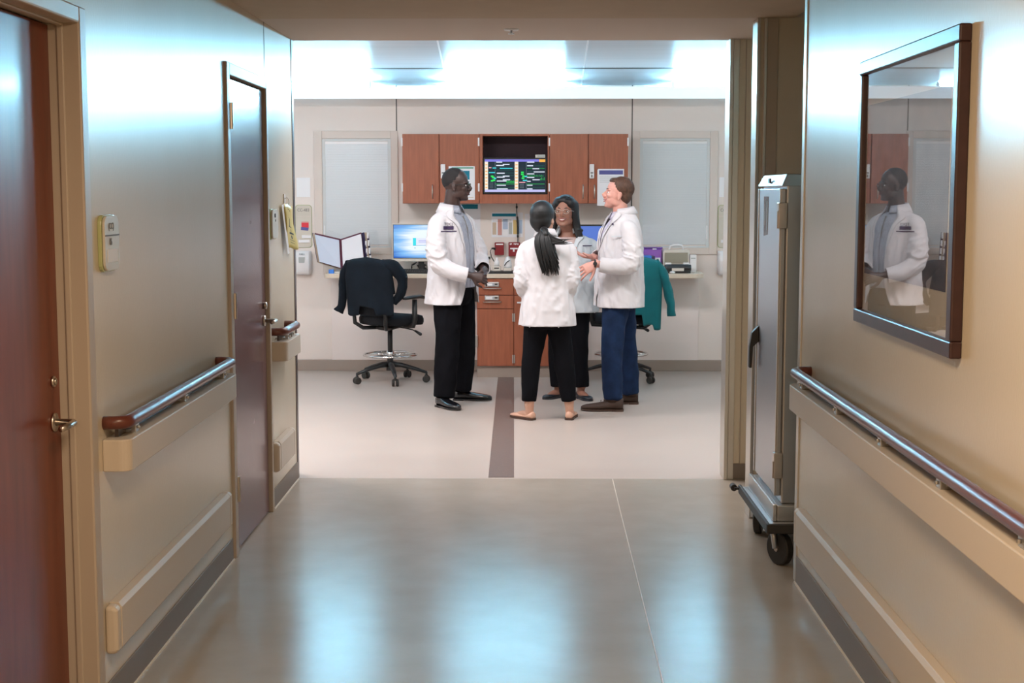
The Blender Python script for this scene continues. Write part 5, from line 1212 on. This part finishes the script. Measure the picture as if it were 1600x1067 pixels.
lapels(co, 'coat2', rc, 4, 20, .065); collar(co, 'coat2', (.300,11.12,1.325), tc_, .070, .108, .02, .02, .8, drop=.045)
badge(co, rc, 17, 11, None, .018, bars=False, w=.08)

# ---- man in jeans, right, facing left
td = math.radians(192)
p = thing('person', 'man with short brown hair, white coat, navy jeans and brown boots, gesturing, at right', 'person', (.68, 10.7, 0))
hD = (.668, 10.70, 1.603)
mb, P, B = body(p, 'skinD', hD, math.radians(183), .16, ((.692,10.70,1.425), (.685,10.70,1.29), (.68,10.70,1.07), (.68,10.70,.90), td, .195),
    [[(.735,10.52,1.36),(.735,10.46,1.10),(.505,10.44,1.095)], [(.63,10.88,1.36),(.60,10.90,1.11),(.485,10.74,1.135)]],
    [[(.655,10.60,.85),(.625,10.54,.46),(.625,10.49,.10)], [(.715,10.78,.85),(.755,10.80,.46),(.790,10.82,.10)]],
    [dict(wrist=(.490,10.44,1.095), d=(-.80,-.10,-.42), n=(-.25,-1,.25), thumb=1, curl=.42, s=.98, spread=.14, tc=.2), dict(wrist=(.480,10.72,1.135), d=(-.95,-.25,.12), n=(-.1,.2,-1), thumb=-1, curl=.35, s=.95, spread=.12)], s=.96, neck_r=.058)
remeshed(mb, 'body', 'skinD', p, .0038, 5); face_parts(p, P, B, .96, 'eyed', 'lipD', 'hairbrown', smile=True)
hb = hair_shell(P, B, .96, [(-.024,0,.052,.098,.084,.092),(-.050,0,.0,.060,.074,.075),(.035,0,.098,.048,.055,.026)]); ho = remeshed(hb, 'hair', 'hairbrown', p, .005, 5, folds((40,40,90), .0016, (90,90,90), .0008))
trousers(p, 'jeans', (.682,10.70,.87), td, .150, .115, [[(.662,10.63,.83),(.625,10.535,.46),(.628,10.49,.085)], [(.708,10.77,.83),(.752,10.80,.46),(.782,10.825,.085)]], [(.100,.078,.066), (.098,.074,.066)], name='jeans', seed=8, amp=.010)
for (hl, to, an) in (((.705,10.47),(.392,10.50),(.628,10.49)), ((.845,10.84),(.58,10.86),(.788,10.825))):
    s_ = shoe(p, hl, to, 'leatherbrown', 'solebrown', h=.085, wd=.052)
    MB().tube([(an[0], an[1], .07), (an[0], an[1], .125)], [.056,.05], 18).build('boot_shaft', 'leatherbrown', s_, smooth=True)
    d_ = (Vector((to[0], to[1], 0))-Vector((hl[0], hl[1], 0))).normalized(); sd_ = Vector((-d_.y, d_.x, 0)); lc = MB()
    for k in range(3):
        c_ = Vector((hl[0], hl[1], 0))+d_*(.105+.03*k)+Z3*(.096-.010*k); lc.tube([c_-sd_*.022, c_+Z3*.004, c_+sd_*.022], .003, 6)
    lc.tube([c_-d_*.06+Z3*.028, c_-d_*.075+sd_*.02+Z3*.045, c_-d_*.07+sd_*.03+Z3*.02], .002, 6); lc.build('laces', 'solebrown', s_)
coat(p, 'shirtlav', td, [(1.425,.69,10.70,.062,.060,0),(1.39,.688,10.70,.12,.085,0),(1.32,.685,10.70,.175,.12,0),(1.2,.68,10.70,.18,.135,0),(1.05,.68,10.70,.17,.135,0),(.9,.68,10.70,.165,.13,0)], [], name='shirt', seed=7, stiff=.4)
collar(p, 'shirtlav', (.690,10.70,1.452), td, .064, .088, .03, .028, .25, name='shirt_collar', drop=.022)
co, rd = coat(p, 'coat', td, [(1.488,.706,10.70,.074,.070,.75),(1.462,.705,10.70,.100,.088,.66),(1.430,.702,10.70,.150,.105,.50),(1.385,.700,10.70,.195,.120,.36),(1.31,.695,10.70,.205,.148,.22),(1.18,.688,10.70,.204,.160,.08),(1.05,.684,10.70,.198,.164,.05),(.92,.682,10.70,.205,.168,.05),(.765,.680,10.70,.216,.176,.08)],
    [([(.715,10.55,1.375),(.742,10.50,1.33),(.762,10.46,1.21),(.750,10.435,1.10),(.655,10.43,1.075),(.520,10.435,1.09)], [.050,.066,.066,.064,.058,.053]),
     ([(.66,10.86,1.375),(.64,10.90,1.33),(.61,10.93,1.21),(.59,10.90,1.12),(.55,10.83,1.12),(.51,10.77,1.13)], [.050,.072,.070,.064,.058,.054])], seed=15)
lapels(co, 'coat', rd, 5, 30, .075); collar(co, 'coat', (.706,10.70,1.482), td, .077, .108, .02, .018, .8, drop=.034)
v, o_ = on_coat(rd, 25, 17, .012); yaw = math.atan2(o_.y, o_.x)+PI/2; tx = Vector((math.cos(yaw), math.sin(yaw), 0))
MB().add([v-tx*.05+Z3*.0, v+tx*.05+Z3*.0, v+tx*.05+Z3*.006, v-tx*.05+Z3*.006], [(0,1,2,3)]).build('pocket_trim', 'coat2', co, solid=.003)
v, o_ = on_coat(rd, 18, 6, .018); MB().sph(v, .008,.008,.008, 6).build('lapel_pin', 'purpletxt', co)
MB().tube([Vector((.487,10.44,1.096))+Vector((0, math.cos(a)*.029, math.sin(a)*.026)) for a in [2*PI*k/20 for k in range(21)]], .007, 8).cyl((.487,10.414,1.096), .001,.001,'z',4).build('wrist_watch', 'black', p, smooth=True)
MB().tube([(.487,10.418,1.098),(.487,10.405,1.100)], .015, 14).build('watch_face', 'black', p)
